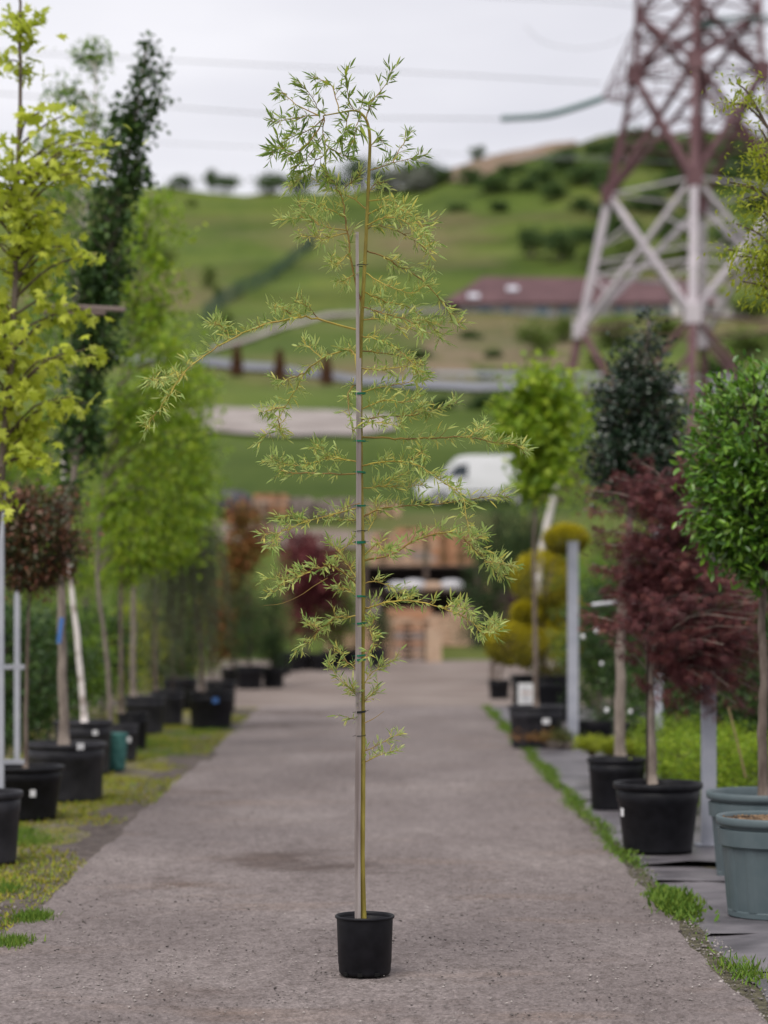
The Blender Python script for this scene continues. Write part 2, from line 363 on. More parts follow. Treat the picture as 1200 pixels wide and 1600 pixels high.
# grass patches
def patch(x, y): return math.sin(x * 1.9 + .8) * math.sin(y * .83 + 1.2) + .55 * math.sin(x * 3.7 + y * 1.9) + .35 * math.sin(y * 2.9 - x * 2)
def blades(name, pts, hmin, hmax, wd, m, label, lean=.5, seed=0):
    r = np.random.default_rng(seed); P = np.array(pts); n = len(P); a = r.uniform(0, 6.28, n)
    D = np.stack([np.cos(a) * lean, np.sin(a) * lean, np.ones(n)], -1) + r.normal(0, .25, (n, 3)); N = np.stack([np.cos(a), np.sin(a), np.zeros(n)], -1)
    Ln = hmin + (hmax - hmin) * r.random(n) ** 2
    o = leaf_mesh(name, P, D, N, Ln, np.full(n, wd) * (.6 + .8 * r.random(n)), 'lance', m, None, r.random(n)); return tag(o, label, 'grass')
MOSS = leafmat('moss_grass', [(.22, .18, .04), (.28, .26, .035), (.21, .25, .03), (.12, .19, .025)], .8, .2, .15)
GREEN = leafmat('fresh_grass', [(.07, .14, .02), (.11, .19, .025), (.15, .21, .03)], .7, .3, .2)
pts = []
while len(pts) < 46000:
    y = 11 + 27 * random.random() ** 1.4; x = random.uniform(-4.3, -2.08)
    if patch(x * 1.3, y) + .5 * random.random() > .12 + .55 * max(0, min(1, (15.5 - y) / 3)): pts.append((x, y, .01))
blades('moss_grass', pts, .015, .05, .011, MOSS, 'short yellow green moss and grass along the left pots', .9, 1)
pts = []
for (u, v, n, s) in [(45, 1318, 700, .22), (50, 1440, 1200, .1), (20, 1480, 800, .1), (225, 1165, 1600, .5), (290, 1150, 700, .4), (250, 1180, 800, .5), (10, 1395, 400, .1), (330, 1143, 500, .4), (30, 1305, 500, .15)]:
    c_ = px(u, v, gd(v))
    for _ in range(n): pts.append((c_.x + random.gauss(0, s * .5), c_.y + random.gauss(0, s), .012))
blades('grass_tuft', pts, .02, .075, .007, GREEN, 'taller bright green tufts between the left pots and the road', .6, 2)
pts = []
y = 12.0
while y < 41:
    dens = .15 + .7 * max(0, math.sin(y * 1.5 + .6) + .35 * math.sin(y * 4.1)) + (.45 if y > 17.5 else 0)
    if y < 13.9: dens = .06
    if 15.3 < y < 16.4: dens = .12
    for _ in range(int(dens * 42)): pts.append((1.73 + .03 * math.sin(y * 2) + random.gauss(0, .03 + .02 * min(dens, 1.2)), y + random.uniform(0, .12), .02))
    y += .12
blades('grass_edge', pts, .012, .06, .012, GREEN, 'thin strip of weeds and grass between road and black fabric', .9, 3)
pts = [(random.gauss(1.77, .06), random.gauss(14.75, .28), .02) for _ in range(1700)]
blades('weed_clump', pts, .025, .08, .018, GREEN, 'lush green weed clump at the fabric edge near the blue grey pots', .9, 4)
pts = [(1.80 + random.gauss(0, .05), 12.05 + random.gauss(0, .22), .02) for _ in range(420)]
blades('weed_clump', pts, .02, .08, .01, GREEN, 'small loose weed clump where the fabric edge meets the road corner', .9, 5)

# hill roads
def ribbon(name, pts, m, off=.12, th=None):
    """pts: (u, v_top, v_bottom) in the photograph, laid on the terrain"""
    vs = []; fs = []; us = []
    for k in range(len(pts) - 1):
        for t in np.linspace(0, 1, 14, endpoint=(k == len(pts) - 2)): us.append(tuple(np.array(pts[k]) * (1 - t) + np.array(pts[k + 1]) * t))
    for (u, vt, vb) in us:
        for s in np.linspace(0, 1, 5):
            p = on_terrain(u, vb + (vt - vb) * s + .8 * math.sin(u * .07)); vs.append((p.x, p.y, p.z + off))
    for i in range(len(us) - 1):
        for j in range(4): fs.append((i * 5 + j, (i + 1) * 5 + j, (i + 1) * 5 + j + 1, i * 5 + j + 1))
    return tag(MB().add(vs, fs).build(name, m, smooth=True), kind='structure')
TRACK = mat('pale_track', (.22, .19, .175), .95, (.32, .285, .265), .35)
TARM = mat('hill_tarmac', (.13, .135, .155), .9, (.20, .205, .225), .1)
ribbon('hill_track', [(250, 638, 668), (330, 640, 678), (430, 642, 684), (560, 648, 684), (620, 655, 675)], TRACK, .2)
ribbon('hill_road', [(150, 556, 570), (330, 563, 576), (440, 575, 586), (560, 591, 603), (700, 600, 613), (850, 602, 615), (1000, 604, 617), (1250, 604, 622)], TARM, .25)
ribbon('hill_lane', [(330, 547, 553), (400, 525, 532), (450, 507, 514), (510, 493, 499), (600, 486, 490), (700, 486, 491)], TRACK, .25)
ribbon('bare_bank', [(685, 274, 288), (740, 253, 284), (790, 241, 262), (850, 228, 244), (900, 220, 228)], mat('bare_soil', (.16, .11, .075), .95, (.23, .17, .12), .3), .3)
ribbon('brown_slope', [(660, 540, 585), (720, 520, 585), (800, 512, 580), (900, 520, 575)], mat('dry_slope', (.085, .085, .028), .95, (.17, .125, .075), .12, lo=.4, hi=.6), .15)
ribbon('lower_track', [(330, 818, 846), (420, 824, 858), (480, 830, 862), (600, 836, 858)], mat('brown_track', (.13, .10, .08), .95, (.2, .16, .135), .5), .12)

# ------------------------------------------------------------------ the staked willow in the road
WD = FOCUS
WP = lambda u, v, dy=0.: Vector(((u - 600) * (WD + dy) / F, WD + dy, CH + (HV - v) * (WD + dy) / F))
S = WD / F
pot0 = empty('plant_pot', (WP(570, 1520).x, WD, .022), 'small black plastic pot standing alone in the middle of the road', 'plant pot', 'plant pots')
R0 = 46 * S; H0 = 92 * S
b = MB(); b.lathe([(0, .012), (.80 * R0, .012), (.82 * R0, 0), (.86 * R0, .006), (.885 * R0, .06 * H0), (.89 * R0, .17 * H0), (.905 * R0, .18 * H0), (.955 * R0, .93 * H0), (.955 * R0, .955 * H0), (.925 * R0, .955 * H0), (.90 * R0, .8 * H0)], 64)
b.build('body', BLACKP, pot0, True)
MB().lathe([(.95 * R0, .945 * H0), (1.0 * R0, .95 * H0), (1.012 * R0, .965 * H0), (1.01 * R0, .985 * H0), (.985 * R0, H0), (.95 * R0, .995 * H0), (.925 * R0, .96 * H0), (.92 * R0, .93 * H0)], 64).build('rim', BLACKP, pot0, True)
def soil_disc(r, z, parent, m=SOIL, n=18):
    vs = [(0, 0, z + .012)]; fs = []
    for i in range(1, 7):
        for j in range(n):
            q = 6.2832 * j / n; rr = r * i / 6; vs.append((rr * math.cos(q), rr * math.sin(q), z + random.uniform(-.008, .012)))
    for j in range(n): fs.append((0, 1 + j, 1 + (j + 1) % n))
    for i in range(5):
        for j in range(n): fs.append((1 + i * n + j, 1 + (i + 1) * n + j, 1 + (i + 1) * n + (j + 1) % n, 1 + i * n + (j + 1) % n))
    return MB().add(vs, fs).build('soil', m, parent)
soil_disc(.905 * R0, .86 * H0, pot0)
hole = MB()
for a in (-100, -62, -135):
    q = math.radians(a); hole.box((.888 * R0 * math.cos(q), .888 * R0 * math.sin(q), .012), (.012, .006, .008), Matrix.Rotation(q + math.pi / 2, 3, 'Z'))
hole.build('drain_hole', mat('drain_shadow', (.004, .004, .004), .9), pot0)
dust = MB()
# willow
WBARK = mat('willow_bark', (.20, .155, .025), .6, (.34, .28, .05), 26, .35, 40, stretch=(1, 1, .25), spec=.35)
WTWIG = mat('willow_twig', (.46, .38, .07), .6, (.33, .21, .06), 12)
WTWIGB = mat('willow_twig_brown', (.21, .12, .045), .6, (.32, .22, .045), 14)
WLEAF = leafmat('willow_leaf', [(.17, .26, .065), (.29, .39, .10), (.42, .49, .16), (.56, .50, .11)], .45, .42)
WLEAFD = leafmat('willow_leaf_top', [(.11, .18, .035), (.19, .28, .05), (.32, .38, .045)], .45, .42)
will = empty('willow_tree', (WP(568, 1435).x, WD, .022 + .8 * H0), 'young weeping willow with yellow stems tied to a wooden stake', 'tree')
wo = np.array(will.location)
tr_px = [(569, 1450), (566, 1350), (567, 1200), (566, 1050), (567, 930), (566, 850), (564, 760), (563, 650), (563, 560), (565, 500), (569, 430), (573, 350), (576, 280), (578, 220), (574, 192), (565, 178), (553, 173), (532, 176), (505, 181)]
dy_t = [-.005, -.004, 0, .0, 0, .012, .024, .026, .026, .02, .01, .02, .03, .02, .01, .0, -.02, -.05, -.06]
tr = [WP(u, v, dy) for (u, v), dy in zip(tr_px, dy_t)]
tp = smooth_path(tr, 110); wid = np.interp(np.linspace(0, 1, 110), [0, .1, .4, .6, .75, .86, 1], [4.6, 4.3, 3.7, 2.9, 2.4, 1.7, .9]) * S
for k_ in range(110): wid[k_] *= 1 + .06 * math.sin(k_ * 2.1) * math.sin(k_ * .7)
MB().tube([p - wo for p in tp], wid, 10).build('trunk', WBARK, will, True)
# branches in the plane of the tree, each with its own drift toward or away from the camera
BR = [  # points, drift, density, leaf length, kind
 ([(572, 188), (581, 158), (604, 130), (612, 109)], .05, .8, 1.1, 't'), ([(553, 173), (543, 151), (540, 112)], -.05, .9, 1.3, 't'),
 ([(509, 180), (497, 170), (485, 148), (464, 125)], -.1, 1, 1.2, 't'), ([(530, 177), (520, 136), (502, 125), (485, 120)], .1, .8, 1.0, 't'),
 ([(500, 181), (465, 165), (443, 146), (434, 148)], .12, .9, 1.0, 't'), ([(500, 181), (470, 183), (443, 188), (422, 191)], -.15, 1.2, 1.2, 't'),
 ([(507, 184), (480, 205), (455, 215), (428, 235)], .15, 1.2, 1.2, 't'), ([(507, 184), (485, 220), (455, 240), (440, 232), (425, 240)], -.2, 1.2, 1.3, 't'),
 ([(505, 181), (506, 215), (509, 262), (512, 285)], -.05, .8, 1.2, 't'), ([(545, 174), (540, 200), (528, 225)], -.1, 1.2, 1.3, 't'),
 ([(565, 180), (556, 200), (552, 225)], -.12, 1.0, 1.5, 't'), ([(560, 176), (570, 160), (580, 165)], .02, 1.3, 1.2, 't'),
 ([(507, 210), (490, 235), (470, 255), (455, 262)], .05, 1.2, 1.2, 't'), ([(508, 240), (485, 260), (465, 270)], .1, 1, 1.2, 't'), ([(508, 225), (530, 240), (548, 250)], .0, 1, 1.2, 't'),
 ([(578, 266), (600, 259), (630, 250), (664, 244)], .1, 1.2, 1.1, 't'), ([(614, 254), (630, 225), (642, 203)], .05, .7, 1.0, 't'), ([(578, 230), (590, 215), (600, 225)], -.05, 1, 1.1, 't'),
 ([(567, 480), (551, 420), (542, 360), (535, 315), (523, 288), (510, 263), (507, 225)], -.06, .8, 1.1, 'b'),
 ([(575, 328), (546, 307), (518, 296), (478, 277), (448, 298)], .1, 1.1, 1.2, 'b'), ([(541, 360), (500, 352), (470, 340), (434, 347)], .15, 1.1, 1.2, 'b'), ([(500, 352), (475, 330), (464, 314)], .1, 1.0, 1.1, 'b'),
 ([(540, 340), (510, 325), (490, 322)], -.1, 1.1, 1.1, 'b'), ([(543, 365), (515, 370), (495, 372), (465, 365)], -.15, 1.2, 1.1, 'b'), ([(530, 300), (550, 285), (565, 270)], -.05, 1.1, 1.1, 'b'),
 ([(547, 395), (530, 410), (515, 408)], -.1, 1.2, 1, 'b'), ([(552, 430), (538, 440), (526, 436)], -.05, 1.2, 1, 'b'),
 ([(577, 300), (590, 285), (600, 290)], .05, 1.3, 1, 'b'),
 ([(576, 314), (607, 312), (630, 330), (653, 350), (681, 349)], .1, 1.35, 1.1, 'b'), ([(575, 335), (605, 322), (640, 335), (665, 362), (672, 400)], -.15, 1.3, 1.1, 'b'),
 ([(572, 358), (590, 352), (625, 362), (655, 380), (676, 372)], .2, 1.35, 1, 'b'), ([(655, 380), (668, 395), (672, 425)], .2, 1, 1, 'b'), ([(572, 352), (600, 340), (630, 345), (660, 375)], -.2, 1.2, 1, 'b'),
 ([(570, 390), (600, 402), (625, 417), (662, 440), (692, 474), (705, 495), (719, 513)], .15, 1.15, 1.15, 'b'),
 ([(569, 425), (590, 438), (615, 450), (645, 458), (668, 445)], -.1, 1.2, 1, 'b'), ([(567, 455), (600, 470), (640, 482), (670, 505), (688, 528)], .2, 1.5, 1, 'b'),
 ([(566, 480), (595, 488), (640, 502), (662, 522)], -.15, 1.5, 1, 'b'), ([(565, 500), (600, 498), (635, 515), (655, 500), (690, 512)], .1, 1.5, 1, 'b'),
 ([(564, 525), (590, 530), (620, 545), (645, 568), (655, 590)], -.1, 1.5, 1, 'b'), ([(564, 548), (600, 552), (635, 560), (668, 576)], .15, 1.4, 1, 'b'), ([(564, 575), (600, 578), (640, 572), (660, 582)], -.12, 1.3, 1, 'b'),
 ([(556, 515), (492, 498), (461, 497), (404, 511), (359, 531), (305, 567), (282, 590), (265, 616), (240, 650), (224, 678)], -.35, .95, 1.15, 'b'), ([(286, 586), (260, 590), (232, 593)], -.35, 1.1, 1.1, 'b'),
 ([(461, 497), (440, 480), (424, 485)], -.18, 1, .9, 'b'), ([(359, 531), (345, 508), (332, 508)], -.3, 1, 1, 'b'), ([(500, 499), (480, 478), (460, 472)], -.1, 1, .9, 'b'),
 ([(562, 600), (556, 560), (551, 549), (540, 548), (503, 560), (475, 584), (461, 610), (444, 638), (430, 660), (402, 698)], .3, 1.1, 1.15, 'b'), ([(446, 636), (425, 640), (407, 644)], .22, 1.1, 1.1, 'b'), ([(475, 584), (452, 592), (430, 600)], .15, 1, 1, 'b'), ([(503, 560), (485, 545), (475, 540)], .1, 1, 1, 'b'), ([(434, 655), (438, 672), (442, 684)], .2, 1, 1, 'b'),
 ([(562, 600), (550, 605), (543, 625), (548, 660), (552, 676)], -.08, 1, 1, 'b'),
 ([(564, 613), (600, 604), (640, 597), (672, 590)], .1, 1.4, 1, 'b'), ([(564, 640), (600, 625), (635, 628), (660, 618)], -.1, 1.4, 1, 'b'), ([(564, 656), (605, 650), (650, 648), (680, 640), (716, 630)], .12, 1.45, 1.1, 'b'), ([(640, 650), (660, 636), (672, 650)], .1, 1.2, 1, 'b'), ([(564, 668), (590, 660), (630, 668)], -.15, 1.4, 1, 'b'),
 ([(565, 683), (620, 685), (671, 685), (729, 683), (768, 691), (805, 696), (822, 712)], .25, 1.2, 1.1, 'b'), ([(729, 683), (748, 672), (762, 668)], .2, 1, 1, 'b'),
 ([(560, 722), (520, 716), (497, 720), (460, 728), (423, 718)], -.15, 1.4, 1, 'b'), ([(560, 740), (497, 740), (450, 738), (436, 730), (419, 718)], .15, 1.3, 1, 'b'), ([(520, 718), (500, 702), (490, 698)], -.1, 1, 1, 'b'),
 ([(566, 728), (600, 722), (640, 722), (671, 738), (694, 755), (720, 765)], -.2, 1.3, 1.05, 'b'), ([(640, 722), (655, 708), (668, 712)], -.1, 1.1, 1, 'b'), ([(566, 762), (600, 760), (640, 760), (663, 757)], .12, 1.45, 1, 'b'), ([(600, 760), (620, 745), (640, 740)], .1, 1.3, 1, 'b'),
 ([(567, 808), (590, 797), (620, 792), (671, 789), (720, 782), (770, 776), (795, 779)], .2, 1.2, 1.1, 'b'), ([(694, 755), (722, 775), (729, 812), (737, 843)], -.15, 1.2, 1, 'b'), ([(575, 830), (588, 805), (586, 780)], .1, 1.2, 1, 'b'),
 ([(569, 876), (609, 867), (652, 843), (702, 832), (729, 847), (750, 868), (770, 888), (792, 905)], .3, 1.3, 1.15, 'b'), ([(760, 878), (780, 880), (803, 886)], .3, 1, 1.1, 'b'), ([(569, 868), (590, 850), (600, 862), (612, 858)], -.1, 1.4, 1, 'b'), ([(729, 847), (748, 840), (758, 834)], .2, 1, 1, 'b'),
 ([(562, 793), (535, 800), (497, 810), (460, 822), (439, 832), (408, 836)], -.15, 1.25, 1.05, 'b'), ([(439, 832), (428, 845), (422, 855)], -.15, 1, 1, 'b'), ([(562, 815), (540, 812), (520, 812)], .1, 1.3, 1, 'b'), ([(480, 815), (460, 805), (435, 808)], -.1, 1, 1, 'b'),
 ([(561, 910), (545, 885), (528, 862), (512, 845)], .1, 1.45, 1, 'b'), ([(561, 915), (530, 890), (505, 886), (480, 895), (458, 905), (417, 904)], -.2, 1.25, 1.1, 'b'), ([(561, 936), (545, 922), (515, 918)], .1, 1.3, 1, 'b'), ([(528, 862), (545, 850), (550, 838)], .05, 1.2, 1, 'b'), ([(458, 905), (440, 915), (425, 928)], -.2, 1, 1, 'b'),
 ([(568, 912), (590, 909), (609, 917), (630, 930), (650, 942)], .1, 1.2, 1, 'b'), ([(568, 952), (590, 945), (632, 938), (690, 950), (729, 966), (755, 988), (778, 984)], -.25, 1.35, 1.05, 'b'), ([(690, 950), (715, 948), (735, 955)], -.2, 1.2, 1, 'b'), ([(755, 988), (768, 978), (774, 970)], -.2, 1, 1, 'b'),
 ([(562, 963), (530, 964), (516, 971), (489, 995), (458, 1022)], .2, 1.35, 1.05, 'b'), ([(500, 985), (485, 975), (478, 978)], .15, 1, 1, 'b'), ([(568, 955), (584, 968), (578, 985), (584, 1005), (574, 1028)], -.1, 1.4, .95, 'b'),
 ([(564, 1098), (552, 1080), (535, 1065), (512, 1036)], -.08, 1.2, 1, 'b'), ([(563, 1052), (545, 1035), (528, 1020), (512, 1032)], .1, 1.3, .95, 'b'), ([(566, 1075), (580, 1052), (600, 1040), (618, 1030)], .08, 1.3, 1, 'b'), ([(567, 1100), (578, 1088), (590, 1078)], -.05, .9, .9, 'b'), ([(563, 1110), (555, 1085), (548, 1070)], -.04, 1.1, .9, 'b'),
 ([(568, 1192), (595, 1180), (622, 1172)], -.06, .9, .95, 'b'), ([(568, 1174), (590, 1165), (610, 1152), (624, 1146)], .06, .8, .95, 'b'), ([(563, 1127), (548, 1122), (540, 1120)], -.03, .7, .9, 'b'),
]
one = {'P': [], 'D': [], 'N': [], 'L': [], 'W': [], 'T': [], 'top': []}
def to_dir(a): return np.array((math.cos(a), 0, math.sin(a)))
for bi, (bp_, drift, dens, ll, kd) in enumerate(BR):
    n0 = len(bp_); r3 = np.random.default_rng(100 + bi)
    sd0 = .02 if kd == 'b' else 0
    p3 = [np.array(WP(u, v, (drift * 2.0 * (i / (n0 - 1)) ** 1.2) if i else sd0 + (drift if False else 0))) for i, (u, v) in enumerate(bp_)]
    length = sum(np.linalg.norm(p3[i + 1] - p3[i]) for i in range(n0 - 1)); ns = max(6, int(length / .03))
    cp = smooth_path(p3, ns); cp = [c + (r3.normal(0, .0022, 3) if 0 < i < ns - 1 else 0) for i, c in enumerate(cp)]
    rb = (.0021 + .0032 * min(length, 1.1)) * (1.25 if bi == 18 else 1); rad = np.linspace(rb, .0009, ns)
    mb = MB(); mb.tube([c - wo for c in cp], rad, 5)
    P, D, N, Ln, W, T = [], [], [], [], [], []
    # short leafy side shoots
    start = .16 if length > .25 else .05; step = .0195 / dens; pos = length * start * (.6 if dens > 1.2 else 1)
    side = 1; cpn = np.array(cp)
    while pos < length * .985:
        fi = pos / length * (ns - 1); i = int(fi); t = fi - i; p = cpn[i] * (1 - t) + cpn[min(i + 1, ns - 1)] * t
        tg = cpn[min(i + 1, ns - 1)] - cpn[max(i - 1, 0)]; tg = tg / max(np.linalg.norm(tg), 1e-6)
        q = r3.normal(0, 1, 3); q -= tg * q.dot(tg); q /= max(np.linalg.norm(q), 1e-6)
        upb = np.array((0, 0, .55 if kd == 'b' else .1))
        sdn = q * .95 + tg * .75 + upb * (r3.random() < .75); sdn /= np.linalg.norm(sdn)
        sl0 = (.022 + .042 * r3.random() ** 1.5) * (1.0 if kd == 'b' else .9) * (1.25 if r3.random() < .2 else 1)
        e = p + sdn * sl0; m1 = p + sdn * sl0 * .5 + tg * .002
        mb.tube([p - wo, m1 - wo, e - wo], [.0014, .0011, .0007], 4, False)
        nl = int(r3.integers(4, 8))
        for k in range(nl):
            tt = (k + .6) / nl; b0 = p + (e - p) * tt
            rr = r3.normal(0, 1, 3); rr -= sdn * rr.dot(sdn); rr /= max(np.linalg.norm(rr), 1e-6)
            dd = sdn * (.5 + .7 * tt) + rr * (.75 - .3 * tt) + np.array((0, 0, -.12))
            P.append(b0); D.append(dd); N.append(r3.normal(0, 1, 3) + np.array((0, -.3, .7)))
            l_ = ll * (.027 + .032 * r3.random()) * (.75 + .35 * tt); Ln.append(l_); W.append(l_ * (.12 + .045 * r3.random()) + .0008)
            T.append(np.clip(r3.normal(.45, .25), 0, 1) if k > 0 else min(1, r3.normal(.9, .1)))
        pos += step * (.6 + .8 * r3.random())
    for k in range(9):                                            # leaves at the tip
        tg = cpn[-1] - cpn[-4]; tg /= max(np.linalg.norm(tg), 1e-6); rr = r3.normal(0, 1, 3)
        P.append(cpn[-1] - tg * .012 * k); D.append(tg * 1.2 + rr * .35); N.append(r3.normal(0, 1, 3) + np.array((0, 0, .6))); l_ = ll * (.035 + .025 * r3.random()); Ln.append(l_); W.append(l_ * .15); T.append(r3.random() * .7)
    # scattered single leaves straight on the stem
    br = mb.build('branch', WTWIGB if (kd == 't' or bi % 3 == 0) else WTWIG, will, True)
    P, D, N, Ln, W, T = map(np.array, (P, D, N, Ln, W, T))
    big = np.argsort(-Ln)[: (5 if kd == 't' else 3)]; rest = np.setdiff1d(np.arange(len(P)), big)
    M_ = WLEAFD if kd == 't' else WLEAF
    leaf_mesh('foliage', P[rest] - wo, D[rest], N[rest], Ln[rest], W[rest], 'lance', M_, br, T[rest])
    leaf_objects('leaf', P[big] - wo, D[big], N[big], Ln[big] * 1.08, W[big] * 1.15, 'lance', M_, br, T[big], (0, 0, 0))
# bare twigs
for bare in ([(512, 903), (490, 916), (470, 930), (440, 943), (412, 946)], [(569, 1130), (585, 1122), (600, 1111)], [(563, 786), (540, 793), (520, 806)]):
    pts = smooth_path([np.array(WP(u, v, -.05)) for u, v in bare], 12)
    MB().tube([p - wo for p in pts], np.linspace(.0022, .0009, 12), 5).build('bare_twig', WTWIGB, will, True)
# stake and ties
STAKE = mat('weathered_stake', (.19, .155, .145), .85, (.34, .30, .285), 30, .5, 60, stretch=(1, 1, .06))
st = empty('wooden_stake', (WP(559, 1435).x, WD - .022, .022 + .8 * H0), 'grey split wooden stake supporting the young willow', 'stake')
so_ = Vector(st.location); sp_ = [(559, 1448), (558.5, 1300), (560, 1150), (560, 1000), (560.5, 850), (560.5, 700), (560.5, 560), (560, 450), (559.5, 363)]
for dx, wr, sec in ((-2.0, 2.6, 'front'), (2.6, 2.0, 'rear')):
    q = [WP(u + dx * (1 if v > 860 else .75), v, -.026 - (.0 if dx < 0 else .004)) - so_ for u, v in (sp_ if dx < 0 else sp_[:7])]
    mb = MB(); vs = []
    for i, p in enumerate(q):
        hw_ = wr * S * (1 + .06 * math.sin(i * 2.2)); hd = .011
        vs += [(p.x - hw_, p.y - hd, p.z), (p.x + hw_, p.y - hd * .9, p.z), (p.x + hw_, p.y + hd, p.z), (p.x - hw_, p.y + hd, p.z)]
    fs = [(i * 4 + j, i * 4 + (j + 1) % 4, (i + 1) * 4 + (j + 1) % 4, (i + 1) * 4 + j) for i in range(len(q) - 1) for j in range(4)] + [(0, 1, 2, 3), tuple((len(q) - 1) * 4 + j for j in range(4))]
    mb.add(vs, fs).build('lath', STAKE, st)
TIEG = mat('green_tie', (.0, .10, .055), .5, (.005, .16, .085), 40); TIEB = mat('black_tie', (.008, .010, .010), .5)
for v, m, hgt in [(615, TIEG, 3), (689, TIEG, 2.6), (738, TIEG, 2.6), (790, TIEG, 2.6), (847, TIEG, 4), (932, TIEG, 2.8), (974, TIEG, 2.8), (1024, TIEG, 2.6), (1031, TIEG, 3), (1112, TIEB, 3), (1149, TIEB, 1.2), (830, TIEB, 1.2), (415, TIEB, 1.2)]:
    c_ = WP(563.2, v, -.01); n = 20; mb = MB(); ring = []
    for j in range(n + 1):
        q = 2 * math.pi * j / n; ring.append(Vector((c_.x + .0265 * math.cos(q), c_.y + .036 * math.sin(q), c_.z + .002 * math.cos(q + v))) - so_)
    for p in range(len(ring) - 1):
        a, b_ = ring[p], ring[p + 1]; h_ = hgt * S / 2
        mb.add([a - Vector((0, 0, h_)), b_ - Vector((0, 0, h_)), b_ + Vector((0, 0, h_)), a + Vector((0, 0, h_))], [(0, 1, 2, 3)])
    mb.tube([ring[10], ring[10] + Vector((-.012, -.006, .004 * math.sin(v)))], .0015, 4)
    if v % 3: mb.tube([ring[0], ring[0] + Vector((.014, -.008, .006 * math.cos(v)))], .0012, 4)
    mb.build('tie', m, st)

# ------------------------------------------------------------------ pots
def pot(u, vb, vr, wpx, m, label, group='plant pots', d=None, z0=.022, taper=.8, lip=.05, ribs=False, sticker=None, chips=False, lipless=False):
    """u, bottom row, rim row and rim width as the photograph shows them"""
    d = d or gd(vb); R = wpx / 2 * d / F; X = (u - 600) * d / F; H = CH + (HV - vr) * d / F - z0
    o = empty('plant_pot', (X, d, z0), label, 'plant pot', group)
    n = 64
    if ribs:
        bm = MB(); prof = [(0, .012), (taper * .98 * R, .012), (taper * R, 0), (taper * R, .05 * H)]
        for k in range(8): prof.append(((taper + (.94 - taper) * (.05 + .64 * k / 7)) * R, (.06 + .62 * k / 7) * H))
        prof += [(.915 * R, .70 * H), (.955 * R, .715 * H), (.965 * R, .87 * H), (.93 * R, .88 * H), (.91 * R, .7 * H)]
        bm.lathe(prof, 96, mod=lambda i, j: 1 - (.018 if 4 <= i <= 11 and (j % 8) < 5 else 0))
        bm.build('body', m, o, False)
    else:
        MB().lathe([(0, .012), (taper * .97 * R, .012), (taper * R, 0), (taper * R * 1.005, .04 * H), ((taper + (.94 - taper) * .70) * R, .70 * H), ((taper + (.94 - taper) * .70 + .02) * R, .715 * H), (.945 * R, .93 * H), (.91 * R, .93 * H), (.89 * R, .72 * H)], n).build('body', m, o, True)
    rl = lip * (.7 if lipless else 1)
    MB().lathe([(.93 * R, H - .075 * H - .01), (.985 * R, H - .085 * H), (1.0 * R, H - .06 * H), (1.0 * R, H - .012 * H), (.985 * R, H), (.95 * R, H), (.925 * R, H - .02 * H), (.91 * R, H - .12 * H)], n).build('rim', m, o, True)
    zs = H * (.955 if chips else .88); soil_disc(.915 * R, zs, o)
    if chips:
        c_ = stones('bark_mulch', 1500, (-.62 * R, .62 * R), (-.62 * R, .62 * R), .006, .02, mat('bark_chip', (.03, .016, .009), .9, (.26, .17, .10), 9), zs + .004, 5); c_.parent = o; c_['kind'] = 'stuff'
        c2 = stones('bark_mulch', 900, (-.86 * R, .86 * R), (-.3 * R, .3 * R), .006, .02, MATS['bark_chip'], zs + .004, 8); c2.parent = o; c2['kind'] = 'stuff'
    if sticker:
        for (ang, zf_, sw, sh, sm) in sticker:
            q0 = math.radians(ang); vs = []; rr = (taper + (.945 - taper) * zf_) * R * 1.012 + .002
            if zf_ > .9: rr = R * 1.008
            for i in range(5):
                for k in (0, 1):
                    q = q0 + (i / 4 - .5) * sw / rr; vs.append((rr * math.cos(q) * (1 + .004 * k), rr * math.sin(q) * (1 + .004 * k), zf_ * H + (k - .5) * sh))
            MB().add(vs, [(i * 2, i * 2 + 2, i * 2 + 3, i * 2 + 1) for i in range(4)]).build('price_label', sm, o)
    o['d'] = d; return o, zs + z0, d, R
BLUEL = mat('blue_label', (.06, .16, .42), .5)

